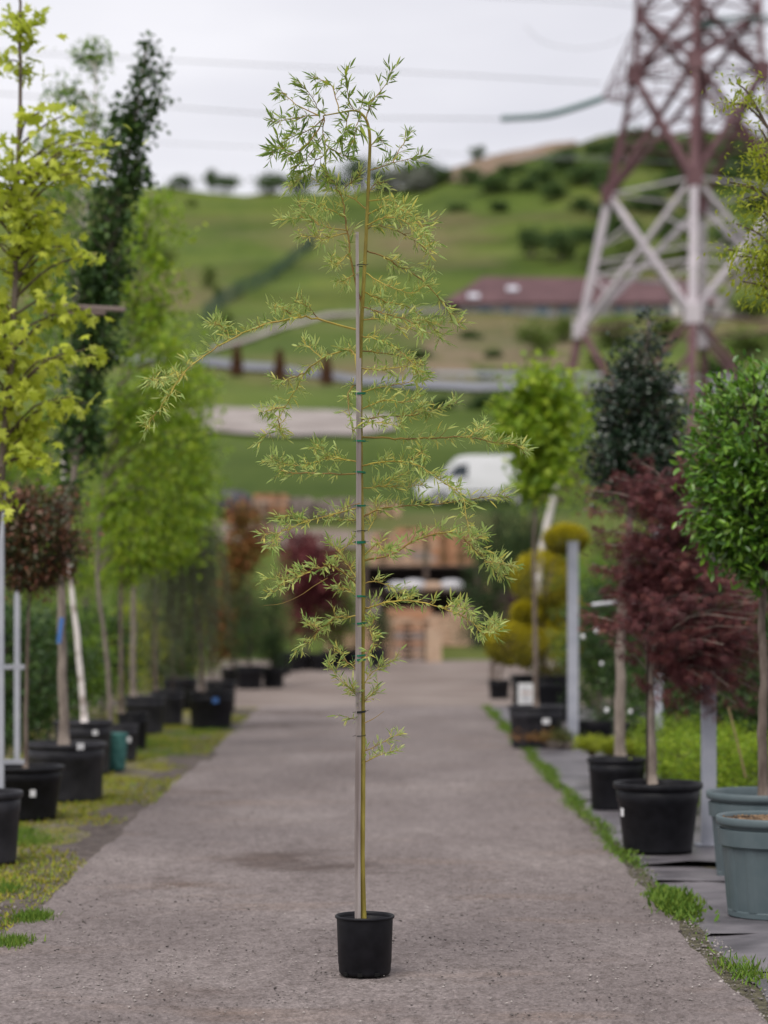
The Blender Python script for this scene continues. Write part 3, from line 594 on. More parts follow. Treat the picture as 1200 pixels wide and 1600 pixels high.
# ------------------------------------------------------------------ trees
def tree(name, label, cat, trunk, d, r0, ells, nl, k, cl, leaf, lm, bark=BARK, group=None, r1=None, shell=0., droop=.2, out=.7, tipbias=.5, single=0, base_z=None, depth=1., limb_r=.008, flat=.5, extra=(), seed=0, limb_end=.004, upness=.15, tints=(.5, .27)):
    r = np.random.default_rng(seed + len(label)); 
    tp_ = [np.array(px(u, v, d)) for u, v in trunk]
    if base_z is not None: tp_[0][2] = base_z
    root = empty(name, tuple(tp_[0]), label, cat, group); o_ = tp_[0]
    nt_ = max(14, len(trunk) * 5); tps = np.array(smooth_path(tp_, nt_)); tps[1:-1, :2] += r.normal(0, r0 * .08, (nt_ - 2, 2))
    if k and r0 > 0:
        rads = np.linspace(r0, r1 or r0 * .2, nt_) * (1 + .05 * r.normal(0, 1, nt_)); rads[0] *= 1.25
        MB().tube([p - o_ for p in tps], rads, 10).build('trunk', bark, root, True)
    vol = np.array([e[2] * e[2] * e[3] for e in ells], float); ch = r.choice(len(ells), nl, p=vol / vol.sum())
    T = []
    for c in ch:
        e = ells[c]; q = r.normal(0, 1, 3); q /= np.linalg.norm(q); rad = (shell + (1 - shell) * r.random()) ** (1 / 3) if shell < 1 else 1.
        ce = np.array(px(e[0], e[1], d + (e[4] if len(e) > 4 else 0))); s = d / F
        T.append(ce + q * rad * np.array((e[2] * s, e[2] * s * depth, e[3] * s)))
    for (u, v, dd) in extra: T.append(np.array(px(u, v, d + dd)))
    T = np.array(T); cen = T.mean(0)
    limbs = MB(); P, D, N, Lg, tint = [], [], [], [], []
    for t in T:
        hd = np.hypot(t[0] - tps[:, 0], t[1] - tps[:, 1]); zt = t[2] - tps[:, 2]
        ok = np.where(zt > .35 * hd)[0]; i0 = ok[-1] if len(ok) else int(nt_ * .6); i0 = max(i0, int(nt_ * .3))
        s0 = tps[i0]; mid = (s0 + t) / 2 + np.array((0, 0, upness * np.linalg.norm(t - s0))) + r.normal(0, .05, 3) * np.linalg.norm(t - s0)
        cv = np.array(smooth_path([s0, mid, t], 7)); limbs.tube([c - o_ for c in cv], np.linspace(limb_r, limb_end, 7), 4, False)
        ct = r.random()
        kk = int(k * (.7 + .6 * r.random()))
        f = r.random(kk) ** tipbias; f = .35 + .65 * f; ii = np.minimum((f * 6).astype(int), 5); w_ = (f * 6 - ii)[:, None]
        pp = cv[ii] * (1 - w_) + cv[ii + 1] * w_ + r.normal(0, 1, (kk, 3)) * cl * np.array((1, 1, flat + .25)) * (.35 + .65 * f[:, None])
        dirn = r.normal(0, 1, (kk, 3)); odir = unit(pp - cen); P.append(pp); D.append(unit(dirn) + odir * out + np.array((0, 0, -droop)))
        N.append(r.normal(0, .55, (kk, 3)) + np.array((0, -.25, 1.))); Lg.append(leaf[0] * (.65 + .6 * r.random(kk))); tint.append(np.clip(tints[0] + (ct - .5) * .35 + r.normal(0, tints[1], kk), 0, 1))
    limbs.build('limbs', TWIG if bark is BARK else bark, root, False)
    P, D, N, Lg, tint = map(np.concatenate, (P, D, N, Lg, tint)); P = P - o_
    big = np.array([], int)
    if single:
        vis = np.where((np.abs((P[:, 0] + o_[0]) / (P[:, 1] + o_[1])) < .157))[0]
        sc_ = (Lg / leaf[0])[vis] * .8 - (P[vis, 1]) * .8; big = vis[np.argsort(-sc_)[:single * 4:4]]
    rest = np.setdiff1d(np.arange(len(P)), big)
    cr_ = leaf_mesh('crown', P[rest], D[rest], N[rest], Lg[rest], Lg[rest] * leaf[1], leaf[2], lm, root, tint[rest])
    if len(big): leaf_objects('leaf', P[big], D[big], N[big], Lg[big], Lg[big] * leaf[1], leaf[2], lm, cr_, tint[big], (0, 0, 0))
    return root
YEL = leafmat('golden_maple_leaf', [(.28, .34, .025), (.42, .48, .045), (.56, .60, .09)], .5, .45)
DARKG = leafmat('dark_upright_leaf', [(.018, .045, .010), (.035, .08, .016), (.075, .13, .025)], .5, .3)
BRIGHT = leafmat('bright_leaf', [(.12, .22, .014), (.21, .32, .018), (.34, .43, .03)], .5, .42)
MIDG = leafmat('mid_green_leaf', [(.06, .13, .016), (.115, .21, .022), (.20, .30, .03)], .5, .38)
LIMEY = leafmat('yellow_green_leaf', [(.18, .24, .018), (.28, .33, .025), (.38, .40, .035)], .5, .45)
REDG = leafmat('photinia_leaf', [(.03, .05, .016), (.05, .065, .02), (.13, .06, .03), (.22, .08, .05)], .4, .22, .5)
PURP = leafmat('purple_maple_leaf', [(.045, .014, .017), (.09, .026, .030), (.15, .045, .048), (.23, .08, .068)], .6, .30)
LAUR = leafmat('laurel_leaf', [(.035, .095, .012), (.075, .18, .02), (.13, .26, .026), (.20, .34, .04)], .28, .25, .55)
HOLLY = leafmat('holly_leaf', [(.008, .020, .010), (.016, .036, .017), (.035, .06, .028)], .26, .1, .6)
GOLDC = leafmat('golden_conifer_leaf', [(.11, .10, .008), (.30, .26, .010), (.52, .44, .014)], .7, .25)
CONIF = leafmat('conifer_needle', [(.014, .035, .010), (.028, .062, .016), (.055, .10, .025)], .7, .15)
GREYW = leafmat('grey_weeping_needle', [(.10, .135, .07), (.16, .20, .11), (.23, .27, .16)], .7, .3)
ORAN = leafmat('orange_shrub_leaf', [(.05, .07, .014), (.16, .09, .02), (.26, .075, .025), (.16, .15, .03)], .6, .3)
CRIM = leafmat('crimson_leaf', [(.045, .010, .014), (.12, .022, .028), (.19, .045, .045)], .6, .3)
VIOL = leafmat('violet_leaf', [(.03, .008, .018), (.06, .015, .03)], .6, .2)

# --- left row, front to back
pot(-26, 1352, 1236, 124, GREYBLK, 'dusty grey black pot with rolled rim under the golden maple', taper=.82)
tree('maple_tree', 'golden leaved maple in a dusty grey pot with wide airy crown', 'tree', [(-26, 1250), (-20, 1000), (0, 760), (18, 560), (24, 400), (30, 200), (32, 40), (28, -60)], 17.1, .035,
     [(-40, 480, 120, 230), (10, 640, 85, 70), (40, 300, 70, 120)], 60, 24, .085, (.082, .92, 'maple'), YEL, bark=BARK, single=280, droop=.35, limb_r=.010,
     extra=[(185, 228, -.2), (165, 235, -.1), (140, 275, .1), (120, 270, -.2), (130, 215, .3), (100, 180, .1), (62, 175, -.2), (40, 110, .1), (150, 395, -.2), (125, 400, .2), (100, 385, -.1), (155, 555, .2), (140, 545, -.3), (115, 500, .2), (135, 630, .1), (110, 620, -.2), (80, 650, .1), (60, 710, 0), (75, 720, -.2), (40, 670, .2), (15, 30, .1), (48, 35, -.1), (30, 60, 0), (12, 95, .1), (85, 460, -.1), (60, 430, .2), (130, 480, .1), (100, 240, .2), (130, 255, 0), (90, 330, -.2), (125, 262, .2), (20, 235, -.3), (10, 260, -.2), (70, 380, .2), (100, 560, -.2), (40, 560, .3), (30, 600, -.3), (75, 590, .1), (12, 640, -.1), (5, 800, -.2)], seed=2, flat=.3, tints=(.5, .3))
pot(38, 1282, 1196, 126, BLACKP, 'black pot with wide rim and one small white label under the red ball tree', sticker=[(-68, .52, .05, .06, WHITEP)], taper=.78)
tree('ball_tree', 'clipped ball tree with dark red and green leaves on a thin stem', 'tree', [(40, 1205), (41, 1100), (44, 990), (48, 900), (52, 840)], 20.6, .022,
     [(52, 836, 92, 88)], 230, 34, .055, (.062, .36, 'oval'), REDG, shell=.25, droop=.0, out=.5, limb_r=.006, flat=.75, seed=5, tints=(.5, .33))
pot(103, 1252, 1160, 128, GREYBLK, 'very wide straight sided black tub holding a thick pale trunk', taper=.88, sticker=[(-62, .97, .07, .06, WHITEP)])
tree('upright_tree', 'dark green upright tree leaning over its neighbours from the wide tub', 'tree', [(100, 1165), (98, 1040), (98, 900), (118, 720), (150, 520), (185, 330), (212, 180), (230, 66)], 22.6, .048,
     [(122, 660, 42, 110), (145, 500, 48, 120), (172, 370, 46, 110), (192, 250, 38, 85), (215, 160, 24, 60), (228, 100, 13, 34), (255, 140, 12, 40)], 230, 36, .06, (.062, .66, 'broad'), DARKG, bark=BARKG, droop=.1, out=.4, limb_r=.008, flat=.9, upness=-.05, seed=8, extra=[(228, 72, 0), (262, 98, .1), (250, 165, 0), (232, 90, 0), (222, 100, 0), (240, 185, .1), (215, 215, -.1), (225, 270, 0)])
tg_ = MB(); c_ = px(97, 985, 22.55); tg_.box((c_.x - .01, c_.y - .05, c_.z), (.02, .006, .12), Matrix.Rotation(.12, 3, 'Y')); tag(tg_.build('trunk_tag', BLUEL), 'blue plastic tag hanging on the thick pale trunk', 'tag')
pot(130, 1218, 1126, 94, GREYBLK, 'black pot with pale trunk standing behind the wide tub', d=25.5, taper=.85, sticker=[(-58, .8, .06, .05, WHITEP)])
tree('birch_tree', 'slim white barked tree leaning left with light green leaves', 'tree', [(132, 1132), (122, 1010), (110, 900), (100, 720), (120, 450), (146, 240), (150, 80)], 25.5, .036,
     [(100, 500, 70, 170), (90, 300, 60, 110), (150, 205, 32, 42), (140, 95, 34, 16), (150, 140, 10, 26)], 120, 30, .09, (.062, .6, 'broad'), MIDG, bark=BARKW, droop=.3, seed=9, extra=[(118, 90, 0), (160, 82, .1), (148, 72, 0), (135, 85, .1), (95, 140, 0), (105, 150, .1), (85, 130, 0), (125, 88, .1), (152, 92, 0), (142, 80, .05), (130, 95, 0), (146, 110, 0), (150, 150, .1), (140, 190, 0), (160, 200, .1), (120, 175, 0), (100, 160, 0), (75, 150, .1), (165, 215, 0)])
pot(192, 1182, 1132, 50, GREYBLK, 'narrow grey black pot behind the teal bag', d=27.5, taper=.84, sticker=[(-60, .6, .05, .06, WHITEP)])
tree('street_tree', 'bright green tree with slanting grey stem beside the white trunk', 'tree', [(174, 1140), (166, 1020), (152, 880), (170, 700), (210, 480), (238, 300)], 27.5, .03,
     [(232, 420, 58, 110), (235, 560, 70, 120), (220, 700, 80, 110), (190, 820, 60, 60)], 150, 36, .10, (.072, .62, 'broad'), BRIGHT, bark=BARKG, seed=11, droop=.3, extra=[(285, 350, 0), (270, 330, .2), (245, 310, 0), (290, 365, 0), (262, 320, 0)])
pot(208, 1175, 1114, 50, BLACKP, 'black pot with brown soil between slim stems', d=29.5)
tree('street_tree', 'bright green tree with thin upright stem and low hanging crown', 'tree', [(190, 1122), (189, 1000), (192, 880), (230, 720), (262, 560)], 29.5, .03,
     [(262, 600, 58, 110), (255, 740, 70, 110), (230, 860, 70, 50), (290, 700, 40, 90)], 150, 36, .10, (.07, .62, 'broad'), BRIGHT, bark=BARK, seed=13, droop=.35)
# teal bag
c_ = px(181, 1206, 25.9); bag = empty('plant_bag', (c_.x, c_.y, .02), 'small teal woven bag standing on the grass beside black pots', 'bag'); TEAL = mat('teal_fabric', (.035, .13, .12), .8, (.07, .20, .18), 12, .8, 18)
Rb = 17.5 * 25.9 / F; Hb = 58 * 25.9 / F
MB().lathe([(0, .0), (.72 * Rb, .0), (.85 * Rb, .12 * Hb), (.9 * Rb, .3 * Hb), (.97 * Rb, .5 * Hb), (.96 * Rb, .6 * Hb), (1.02 * Rb, .8 * Hb), (1.0 * Rb, .97 * Hb), (.9 * Rb, Hb), (.85 * Rb, .9 * Hb), (0, .86 * Hb)], 24, mod=lambda i, j: 1 + .03 * math.sin(j * 1.7 + i)).build('body', TEAL, bag, True)
MB().lathe([(.96 * Rb, .93 * Hb), (1.05 * Rb, .95 * Hb), (1.03 * Rb, 1.01 * Hb), (.93 * Rb, 1.0 * Hb)], 24).build('hem', TEAL, bag, True)
pot(226, 1148, 1087, 66, GREYBLK, 'grey black tub holding two slim trunks', taper=.86)
tree('street_tree', 'bright green tree whose slim trunk stands in the grey black tub', 'tree', [(208, 1095), (209, 960), (212, 860), (262, 700), (300, 560)], 33, .045,
     [(290, 660, 45, 100), (300, 780, 45, 100), (270, 850, 55, 50), (325, 730, 24, 80)], 130, 34, .12, (.075, .62, 'broad'), BRIGHT, bark=BARKG, seed=17, droop=.4, extra=[(345, 760, 0), (350, 700, .3), (340, 640, .2), (345, 820, 0), (335, 600, 0)])
pot(262, 1134, 1078, 54, GREYBLK, 'smaller grey black pot with a straight brown trunk', taper=.86)
tree('street_tree', 'slender tree with loose light green leaves rising behind the weeping shrub', 'tree', [(243, 1086), (243, 980), (250, 860), (290, 740), (312, 540)], 35.3, .035,
     [(312, 640, 26, 90), (320, 760, 30, 90), (285, 830, 40, 50)], 75, 30, .12, (.07, .62, 'broad'), MIDG, bark=BARK, seed=19, droop=.4)
# weeping shrub
po, zs, dd, Rr = pot(330, 1140, 1080, 74, BLACKP, 'broad black pot with blue label holding the grey weeping shrub', sticker=[(-75, .78, .08, .07, BLUEL)], taper=.84)
c_ = po.location; ws = empty('weeping_shrub', (c_.x - .12, c_.y, zs), 'grey green weeping shrub with hanging thread like branches', 'shrub'); o_ = np.array(ws.location)
top = np.array(px(290, 850, dd)); MB().tube([p - o_ for p in smooth_path([o_, o_ + np.array((-.05, 0, .9)), top], 10)], np.linspace(.035, .015, 10), 8).build('trunk', BARK, ws, True)
mbw = MB(); P = []; D = []
for i in range(260):
    q = rng.uniform(0, 6.28); rr = .62 * rng.random() ** .5; hz = rng.uniform(-.1, .28); l_ = rng.uniform(.9, 2.1)
    s0 = top + np.array((rr * math.cos(q) * .25, rr * math.sin(q) * .25, -.05)); s1 = top + np.array((rr * math.cos(q) * .8, rr * math.sin(q) * .8, hz)); s2 = top + np.array((rr * math.cos(q), rr * math.sin(q), hz - l_ * .4)); s3 = top + np.array((rr * math.cos(q) * 1.1, rr * math.sin(q) * 1.1, hz - l_))
    s3[2] = max(s3[2], .25); cv = smooth_path([s0, s1, s2, s3], 16); mbw.tube([c - o_ for c in cv], .0025, 3, False)
    for k in range(60):
        f = rng.random() * 14; i0 = int(f); P.append(cv[i0] + (cv[i0 + 1] - cv[i0]) * (f - i0)); D.append(cv[i0 + 1] - cv[i0])
mbw.build('limbs', TWIG, ws); P = np.array(P) - o_; D = unit(np.array(D)); n = len(P)
leaf_mesh('crown', P, D + rng.normal(0, .35, (n, 3)), rng.normal(0, 1, (n, 3)), rng.uniform(.04, .08, n), np.full(n, .014), 'quad', GREYW, ws, np.clip(rng.normal(.5, .3, n), 0, 1))
pot(345, 1118, 1064, 50, BLACKP, 'black pot half hidden behind the weeping shrub pot', d=39, taper=.85)
pot(282, 1112, 1060, 56, BLACKP, 'black pot in shade behind the straight brown trunk', d=40, taper=.85)
for (u, vb, vr, wp, lab, m, leafm, ell, lf, sd_) in [
    (390, 1078, 1040, 46, 'black pot under a rounded dark green conifer by the yard', BLACKP, CONIF, [(392, 965, 44, 72), (375, 1000, 30, 45)], (.07, .2, 'quad'), 21),
    (427, 1076, 1042, 38, 'black pot under a smaller dark green conifer by the yard', BLACKP, CONIF, [(425, 985, 30, 58)], (.07, .2, 'quad'), 22)]:
    po, zs, dd, Rr = pot(u, vb, vr, wp, m, lab)
    tree('conifer_shrub', lab.replace('black pot under a ', '').replace(' by the yard', ' growing in a black pot at the yard edge'), 'shrub', [(u, vr + 5), (u, vr - 40), (u, ell[0][1] - 30)], dd, .04, ell, 80, 70, .13, lf, leafm, seed=sd_, flat=.8)
pot(365, 1082, 1044, 42, BLACKP, 'black pot of the orange tinged shrub', d=50)
tree('orange_shrub', 'shrub with orange and olive leaves behind the dark conifers', 'shrub', [(365, 1050), (368, 960), (385, 830)], 50, .03, [(385, 840, 34, 62), (360, 920, 34, 70), (345, 990, 26, 50)], 90, 46, .14, (.10, .6, 'broad'), ORAN, seed=24)
for i, (u, vr, wp) in enumerate([(478, 1020, 40), (520, 1016, 38), (590, 1012, 34)]):
    pot(u, 1047, vr, wp, [BLACKP, GREYBLK, GREYBLK][i], ['black pot at the yard end under the crimson tree', 'grey black pot beside the crimson tree at the yard end', 'grey black pot near the pallets at the yard end'][i], d=61 + i)
for (u, vb, vr, wp, lab) in [(440, 1056, 1022, 34, 'black pot beside the small dark conifer at the yard side'), (455, 1050, 1018, 36, 'black pot at the yard side next to the crimson tree'), (545, 1046, 1014, 34, 'black pot behind the stake at the far yard end'), (502, 1049, 1020, 30, 'small black pot between the crimson tree pots')]:
    pot(u, vb, vr, wp, BLACKP, lab)
tree('crimson_tree', 'crimson leaved small tree in front of the pallets', 'tree', [(478, 1025), (480, 960), (490, 860)], 61, .06, [(490, 900, 55, 58), (465, 880, 30, 50), (520, 930, 28, 50), (470, 960, 34, 50)], 110, 46, .2, (.13, .6, 'broad'), CRIM, seed=26)
tree('olive_shrub', 'loose olive green shrub in a grey pot by the crimson tree', 'shrub', [(520, 1020), (522, 990), (525, 950)], 62, .03, [(530, 965, 36, 50)], 50, 40, .2, (.12, .4, 'oval'), MIDG, seed=27)
tree('dwarf_conifer', 'dark little conifer in a grey pot near the pallets', 'shrub', [(590, 1016), (592, 990), (594, 960)], 63, .03, [(592, 985, 20, 32)], 40, 40, .12, (.10, .2, 'quad'), CONIF, seed=28)

# potted shrubs and trees behind the left row; dark leaf colour paints their shade
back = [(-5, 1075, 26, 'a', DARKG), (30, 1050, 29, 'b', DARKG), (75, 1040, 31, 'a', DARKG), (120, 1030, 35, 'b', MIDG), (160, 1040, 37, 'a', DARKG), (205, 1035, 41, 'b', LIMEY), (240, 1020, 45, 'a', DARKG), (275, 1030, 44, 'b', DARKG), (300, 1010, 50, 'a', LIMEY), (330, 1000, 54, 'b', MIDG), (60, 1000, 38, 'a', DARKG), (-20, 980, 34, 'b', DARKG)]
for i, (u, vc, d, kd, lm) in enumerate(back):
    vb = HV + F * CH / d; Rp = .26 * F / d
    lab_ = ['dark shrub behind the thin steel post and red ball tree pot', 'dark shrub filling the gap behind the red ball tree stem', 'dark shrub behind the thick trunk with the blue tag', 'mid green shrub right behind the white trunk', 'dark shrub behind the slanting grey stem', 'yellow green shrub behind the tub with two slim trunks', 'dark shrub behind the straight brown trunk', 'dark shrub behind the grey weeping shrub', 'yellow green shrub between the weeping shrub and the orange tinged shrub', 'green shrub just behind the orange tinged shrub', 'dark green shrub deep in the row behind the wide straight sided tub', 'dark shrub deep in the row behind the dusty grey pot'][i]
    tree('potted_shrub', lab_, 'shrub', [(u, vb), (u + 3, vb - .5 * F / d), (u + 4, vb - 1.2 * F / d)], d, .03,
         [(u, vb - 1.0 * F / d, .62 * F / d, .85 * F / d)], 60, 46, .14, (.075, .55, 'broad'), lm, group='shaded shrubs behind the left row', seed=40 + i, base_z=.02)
for i, (u, d, hh) in enumerate([(-60, 30, 4.5), (20, 36, 5.0), (70, 42, 5.2), (130, 46, 5.5), (190, 50, 5.2), (235, 56, 5.6), (285, 62, 5.0)]):
    vb = HV + F * CH / d; sc_ = F / d
    lab_ = ['nursery tree in the back row behind the golden maple trunk', 'nursery tree in the back row behind the red ball tree', 'nursery tree in the back row behind the dark upright tree', 'nursery tree in the back row behind the white trunk', 'nursery tree in the back row behind the slanting grey stem', 'nursery tree in the back row behind the two trunk tub', 'last nursery tree of the back row behind the weeping shrub'][i]
    tree('nursery_tree', lab_, 'tree', [(u, vb), (u + 5, vb - 1.5 * sc_), (u, vb - 3.2 * sc_), (u + 8, vb - hh * sc_)], d, .05,
         [(u, vb - 2.9 * sc_, .95 * sc_, 1.1 * sc_), (u, vb - (hh - .8) * sc_, .6 * sc_, .8 * sc_)], 95, 36, .17, (.09, .62, 'broad'), [MIDG, BRIGHT, MIDG, BRIGHT, MIDG, BRIGHT, MIDG][i], group='nursery trees behind the left row', seed=60 + i, base_z=.0, bark=BARKG)

# --- right row
pot(1212, 1434, 1274, 186, BLUEGREY, 'blue grey ribbed pot filled with bark mulch beside the fabric edge', ribs=True, taper=.80, chips=True)
tree('honey_locust', 'yellow green feathery tree leaning into view above the laurel ball', 'tree', [(1226, 1285), (1228, 1000), (1235, 700), (1215, 400), (1200, 200)], 14.4, .03,
     [(1225, 300, 60, 130), (1215, 400, 50, 60), (1270, 350, 80, 160)], 70, 60, .075, (.042, .36, 'oval'), LIMEY, seed=71, droop=.4,
     extra=[(1150, 130, 0), (1165, 150, .1), (1175, 165, .1), (1140, 160, -.1), (1150, 290, 0), (1140, 285, .1), (1165, 310, 0), (1135, 390, .1), (1150, 400, 0), (1165, 420, .1), (1180, 250, 0), (1150, 350, .1), (1185, 200, 0), (1160, 440, 0), (1180, 460, .1), (1175, 380, -.1), (1190, 330, 0), (1190, 430, .1)], flat=.4, bark=TWIG)
pot(1197, 1376, 1236, 186, BLUEGREY, 'blue grey pot with white label behind the mulch filled pot', d=16.2, ribs=True, taper=.82, sticker=[(-112, .80, .055, .05, WHITEP)])
tree('laurel_ball', 'glossy bright green ball tree on a knobbly stem in a blue grey pot', 'tree', [(1193, 1245), (1191, 1130), (1194, 1050), (1190, 980), (1194, 900), (1200, 780)], 16.2, .036,
     [(1220, 730, 158, 178), (1225, 800, 150, 110)], 420, 30, .045, (.072, .42, 'broad'), LAUR, shell=.5, droop=-.2, out=.9, limb_r=.006, flat=.8, single=300, bark=BARK, r1=.02, seed=73, tints=(.5, .3),
     extra=[(1085, 640, 0), (1080, 700, 0), (1068, 735, 0), (1072, 795, 0), (1065, 820, .1), (1090, 850, 0), (1120, 600, 0), (1150, 570, 0), (1100, 680, -.1), (1110, 880, 0), (1160, 895, 0)])
# purple maple
pot(1028, 1334, 1222, 140, BLACKP, 'black pot with heavy rim under the purple cutleaf maple', sticker=[(-160, .58, .05, .06, WHITEP)], taper=.76)
tree('japanese_maple', 'purple cutleaf maple with a broad drooping crown', 'tree', [(1020, 1225), (1017, 1120), (1014, 1000), (1020, 920), (1050, 840), (1060, 780)], 18.0, .036,
     [(1050, 850, 95, 95), (1080, 950, 125, 90), (1020, 800, 70, 60), (1120, 1020, 85, 65), (1090, 740, 50, 32), (1000, 880, 65, 80)], 340, 32, .055, (.072, .95, 'rays'), PURP, droop=.75, out=.7, flat=.25, bark=BARKG, limb_r=.008, seed=75, tints=(.48, .28), tipbias=.35,
     extra=[(925, 800, 0), (930, 830, .1), (925, 880, 0), (915, 960, 0), (935, 975, .1), (950, 990, 0), (920, 765, 0), (960, 745, 0), (1000, 722, 0), (1070, 705, 0), (1040, 1090, 0), (1060, 1110, .1), (1090, 1085, 0), (1120, 1110, 0), (1010, 1070, 0), (985, 1020, .1), (940, 850, 0), (945, 930, .1), (1150, 1100, 0), (1165, 1060, .1), (1180, 1000, .1), (1175, 960, 0), (1185, 1080, .1), (1160, 1020, 0), (1190, 930, .15), (1140, 1060, .1), (1170, 1110, .1), (1130, 960, -.1), (1150, 930, 0), (1185, 1040, 0), (1110, 1060, -.1), (1075, 1060, -.1), (960, 700 + 90, 0), (990, 750, 0)])
stk2 = MB().tube([px(1011, 1222, 18.0), px(1012, 1050, 17.98), px(1013, 930, 17.97)], .011, 6).build('cane', mat('dark_cane', (.05, .04, .03), .8)); tag(stk2, 'dark cane tied along the stem of the purple maple', 'stake')
# holly cone
pot(964, 1267, 1184, 94, BLACKP, 'black pot with a thick beige trunk behind the purple maple pot', taper=.85)
tree('holly_tree', 'dark glossy cone shaped evergreen tree on a thick beige trunk', 'tree', [(970, 1190), (969, 1080), (972, 960), (985, 800), (1000, 640), (1015, 500)], 21.6, .055,
     [(1012, 520, 22, 34), (1005, 570, 48, 45), (1000, 640, 78, 60), (1000, 710, 90, 55), (960, 740, 45, 40)], 330, 36, .065, (.055, .6, 'oval'), HOLLY, bark=BARKG, shell=.2, droop=.1, flat=.8, seed=77, r1=.02, tints=(.45, .3))
# further plants on the right
pot(838, 1171, 1102, 90, GREYBLK, 'grey black pot with round white tag holding the fresh green maple', sticker=[(-72, .66, .10, .07, WHITEP)], taper=.84)
tree('young_maple', 'young maple with fresh bright green crown on a thin straight trunk', 'tree', [(838, 1110), (836, 980), (834, 860), (838, 760), (840, 600)], 30, .036,
     [(845, 610, 40, 50), (830, 680, 62, 52), (870, 660, 34, 50), (845, 735, 55, 35), (800, 640, 24, 30)], 120, 34, .10, (.095, .8, 'maple'), BRIGHT, bark=BARK, seed=79, droop=.4, flat=.6, extra=[(772, 636, 0), (780, 630, .1), (815, 590, 0), (850, 562, 0), (878, 590, .1), (900, 640, 0), (890, 690, 0)])
po, zs, dd, Rr = pot(848, 1128, 1055, 102, BLACKP, 'large black square shouldered pot behind the fresh green maple', d=36, taper=.9)
sg = empty('price_sign', (px(822, 1100, 35.2).x, 34.0, .72), 'white printed price card leaning against the large black pot', 'sign'); so2 = Vector(sg.location)
c_ = px(821, 1086, 34.0) - so2; MB().box(c_, (.105, .004, .165)).build('card', WHITEP, sg)
for k in range(6): MB().box(c_ + Vector((-.01 + .012 * (k % 3), -.0062, .10 - k * .036)), (.07 - .012 * (k % 2), .0018, .0075)).build('print_line', mat('print_red' if k == 2 else 'print_grey', (.45, .22, .12) if k == 2 else (.42, .42, .45), .6), sg)
gt = empty('topiary_conifer', (px(850, 1060, 36).x, 36, zs), 'golden conifer clipped into stacked pompon balls', 'topiary'); o_ = np.array(gt.location)
MB().tube([p - o_ for p in smooth_path([o_, np.array(px(850, 950, 36)), np.array(px(872, 850, 36))], 10)], np.linspace(.05, .025, 10), 8).build('trunk', BARK, gt, True)
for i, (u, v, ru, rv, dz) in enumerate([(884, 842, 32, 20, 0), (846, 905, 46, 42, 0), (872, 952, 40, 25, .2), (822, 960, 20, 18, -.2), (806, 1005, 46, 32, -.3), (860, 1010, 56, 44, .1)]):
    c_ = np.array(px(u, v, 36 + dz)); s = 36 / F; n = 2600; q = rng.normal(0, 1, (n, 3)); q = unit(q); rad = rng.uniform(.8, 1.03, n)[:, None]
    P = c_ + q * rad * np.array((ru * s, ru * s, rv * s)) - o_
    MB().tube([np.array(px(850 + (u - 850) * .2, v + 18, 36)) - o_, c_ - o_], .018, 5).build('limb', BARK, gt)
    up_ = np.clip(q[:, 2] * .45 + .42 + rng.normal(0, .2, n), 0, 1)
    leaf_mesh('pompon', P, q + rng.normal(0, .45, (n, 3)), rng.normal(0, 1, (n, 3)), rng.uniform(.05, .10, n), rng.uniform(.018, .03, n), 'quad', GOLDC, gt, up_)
# low planter with rocks and succulents
c_ = px(848, 1168, 30.3); rk = empty('rock_planter', (c_.x, 29.6, .02), 'low rock planter with rusty orange and green succulents', 'planter')
ROCK = mat('planter_rock', (.05, .04, .035), .9, (.17, .14, .12), 6, .7)
for i in range(9):
    a = MB(); rr = random.uniform(.06, .12); cx_ = random.uniform(-.28, .28); a.lathe([(0, 0), (rr, .01), (rr * 1.15, rr * .5), (rr * .8, rr * 1.1), (rr * .3, rr * 1.35), (0, rr * 1.36)], 9, (cx_, random.uniform(-.12, .12), 0), mod=lambda i_, j_: random.uniform(.8, 1.15)); a.build('rock', ROCK, rk)
n = 3000; P = np.stack([rng.normal(0, .15, n), rng.normal(0, .1, n), .1 + np.abs(rng.normal(0, .06, n))], -1)
leaf_mesh('succulent', P, rng.normal(0, .6, (n, 3)) + np.array((0, 0, .7)), rng.normal(0, 1, (n, 3)), rng.uniform(.03, .06, n), rng.uniform(.014, .025, n), 'oval', leafmat('succulent_leaf', [(.05, .07, .02), (.10, .11, .03), (.20, .10, .03), (.26, .13, .05)], .6, .15), rk, np.clip(.5 - P[:, 0] * 1.8 + rng.normal(0, .2, n), 0, 1))
pot(928, 1166, 1127, 62, BLACKP, 'low black pot of brown soil behind the rear steel post', d=30.8, taper=.88)
pot(1000, 1185, 1130, 70, BLACKP, 'shaded black pot behind the thick beige trunk', d=28.5, taper=.85)
pot(780, 1098, 1062, 36, BLACKP, 'small black pot at the road end under golden foliage', d=44)
tree('violet_shrub', 'dark violet leaved shrub beside the golden pompons', 'shrub', [(780, 1066), (790, 1000), (808, 950)], 44, .03, [(808, 950, 24, 34), (790, 1000, 22, 36)], 50, 40, .1, (.07, .5, 'oval'), VIOL, seed=81)
tree('pine_tree', 'dark green conifer with drooping branches beside the yard', 'tree', [(770, 1060), (772, 950), (775, 800)], 52, .07, [(772, 830, 40, 55), (770, 900, 52, 60), (765, 970, 46, 45), (740, 1000, 26, 14)], 150, 60, .2, (.12, .14, 'quad'), CONIF, seed=82, flat=.4, droop=.4, base_z=.0)
tree('pine_tree', 'second dark conifer standing behind the young fresh green maple', 'tree', [(830, 1050), (830, 950), (832, 780)], 56, .07, [(835, 820, 45, 50), (830, 890, 60, 60), (800, 860, 40, 60)], 140, 60, .22, (.12, .14, 'quad'), CONIF, seed=83, flat=.5, droop=.3, base_z=.0)
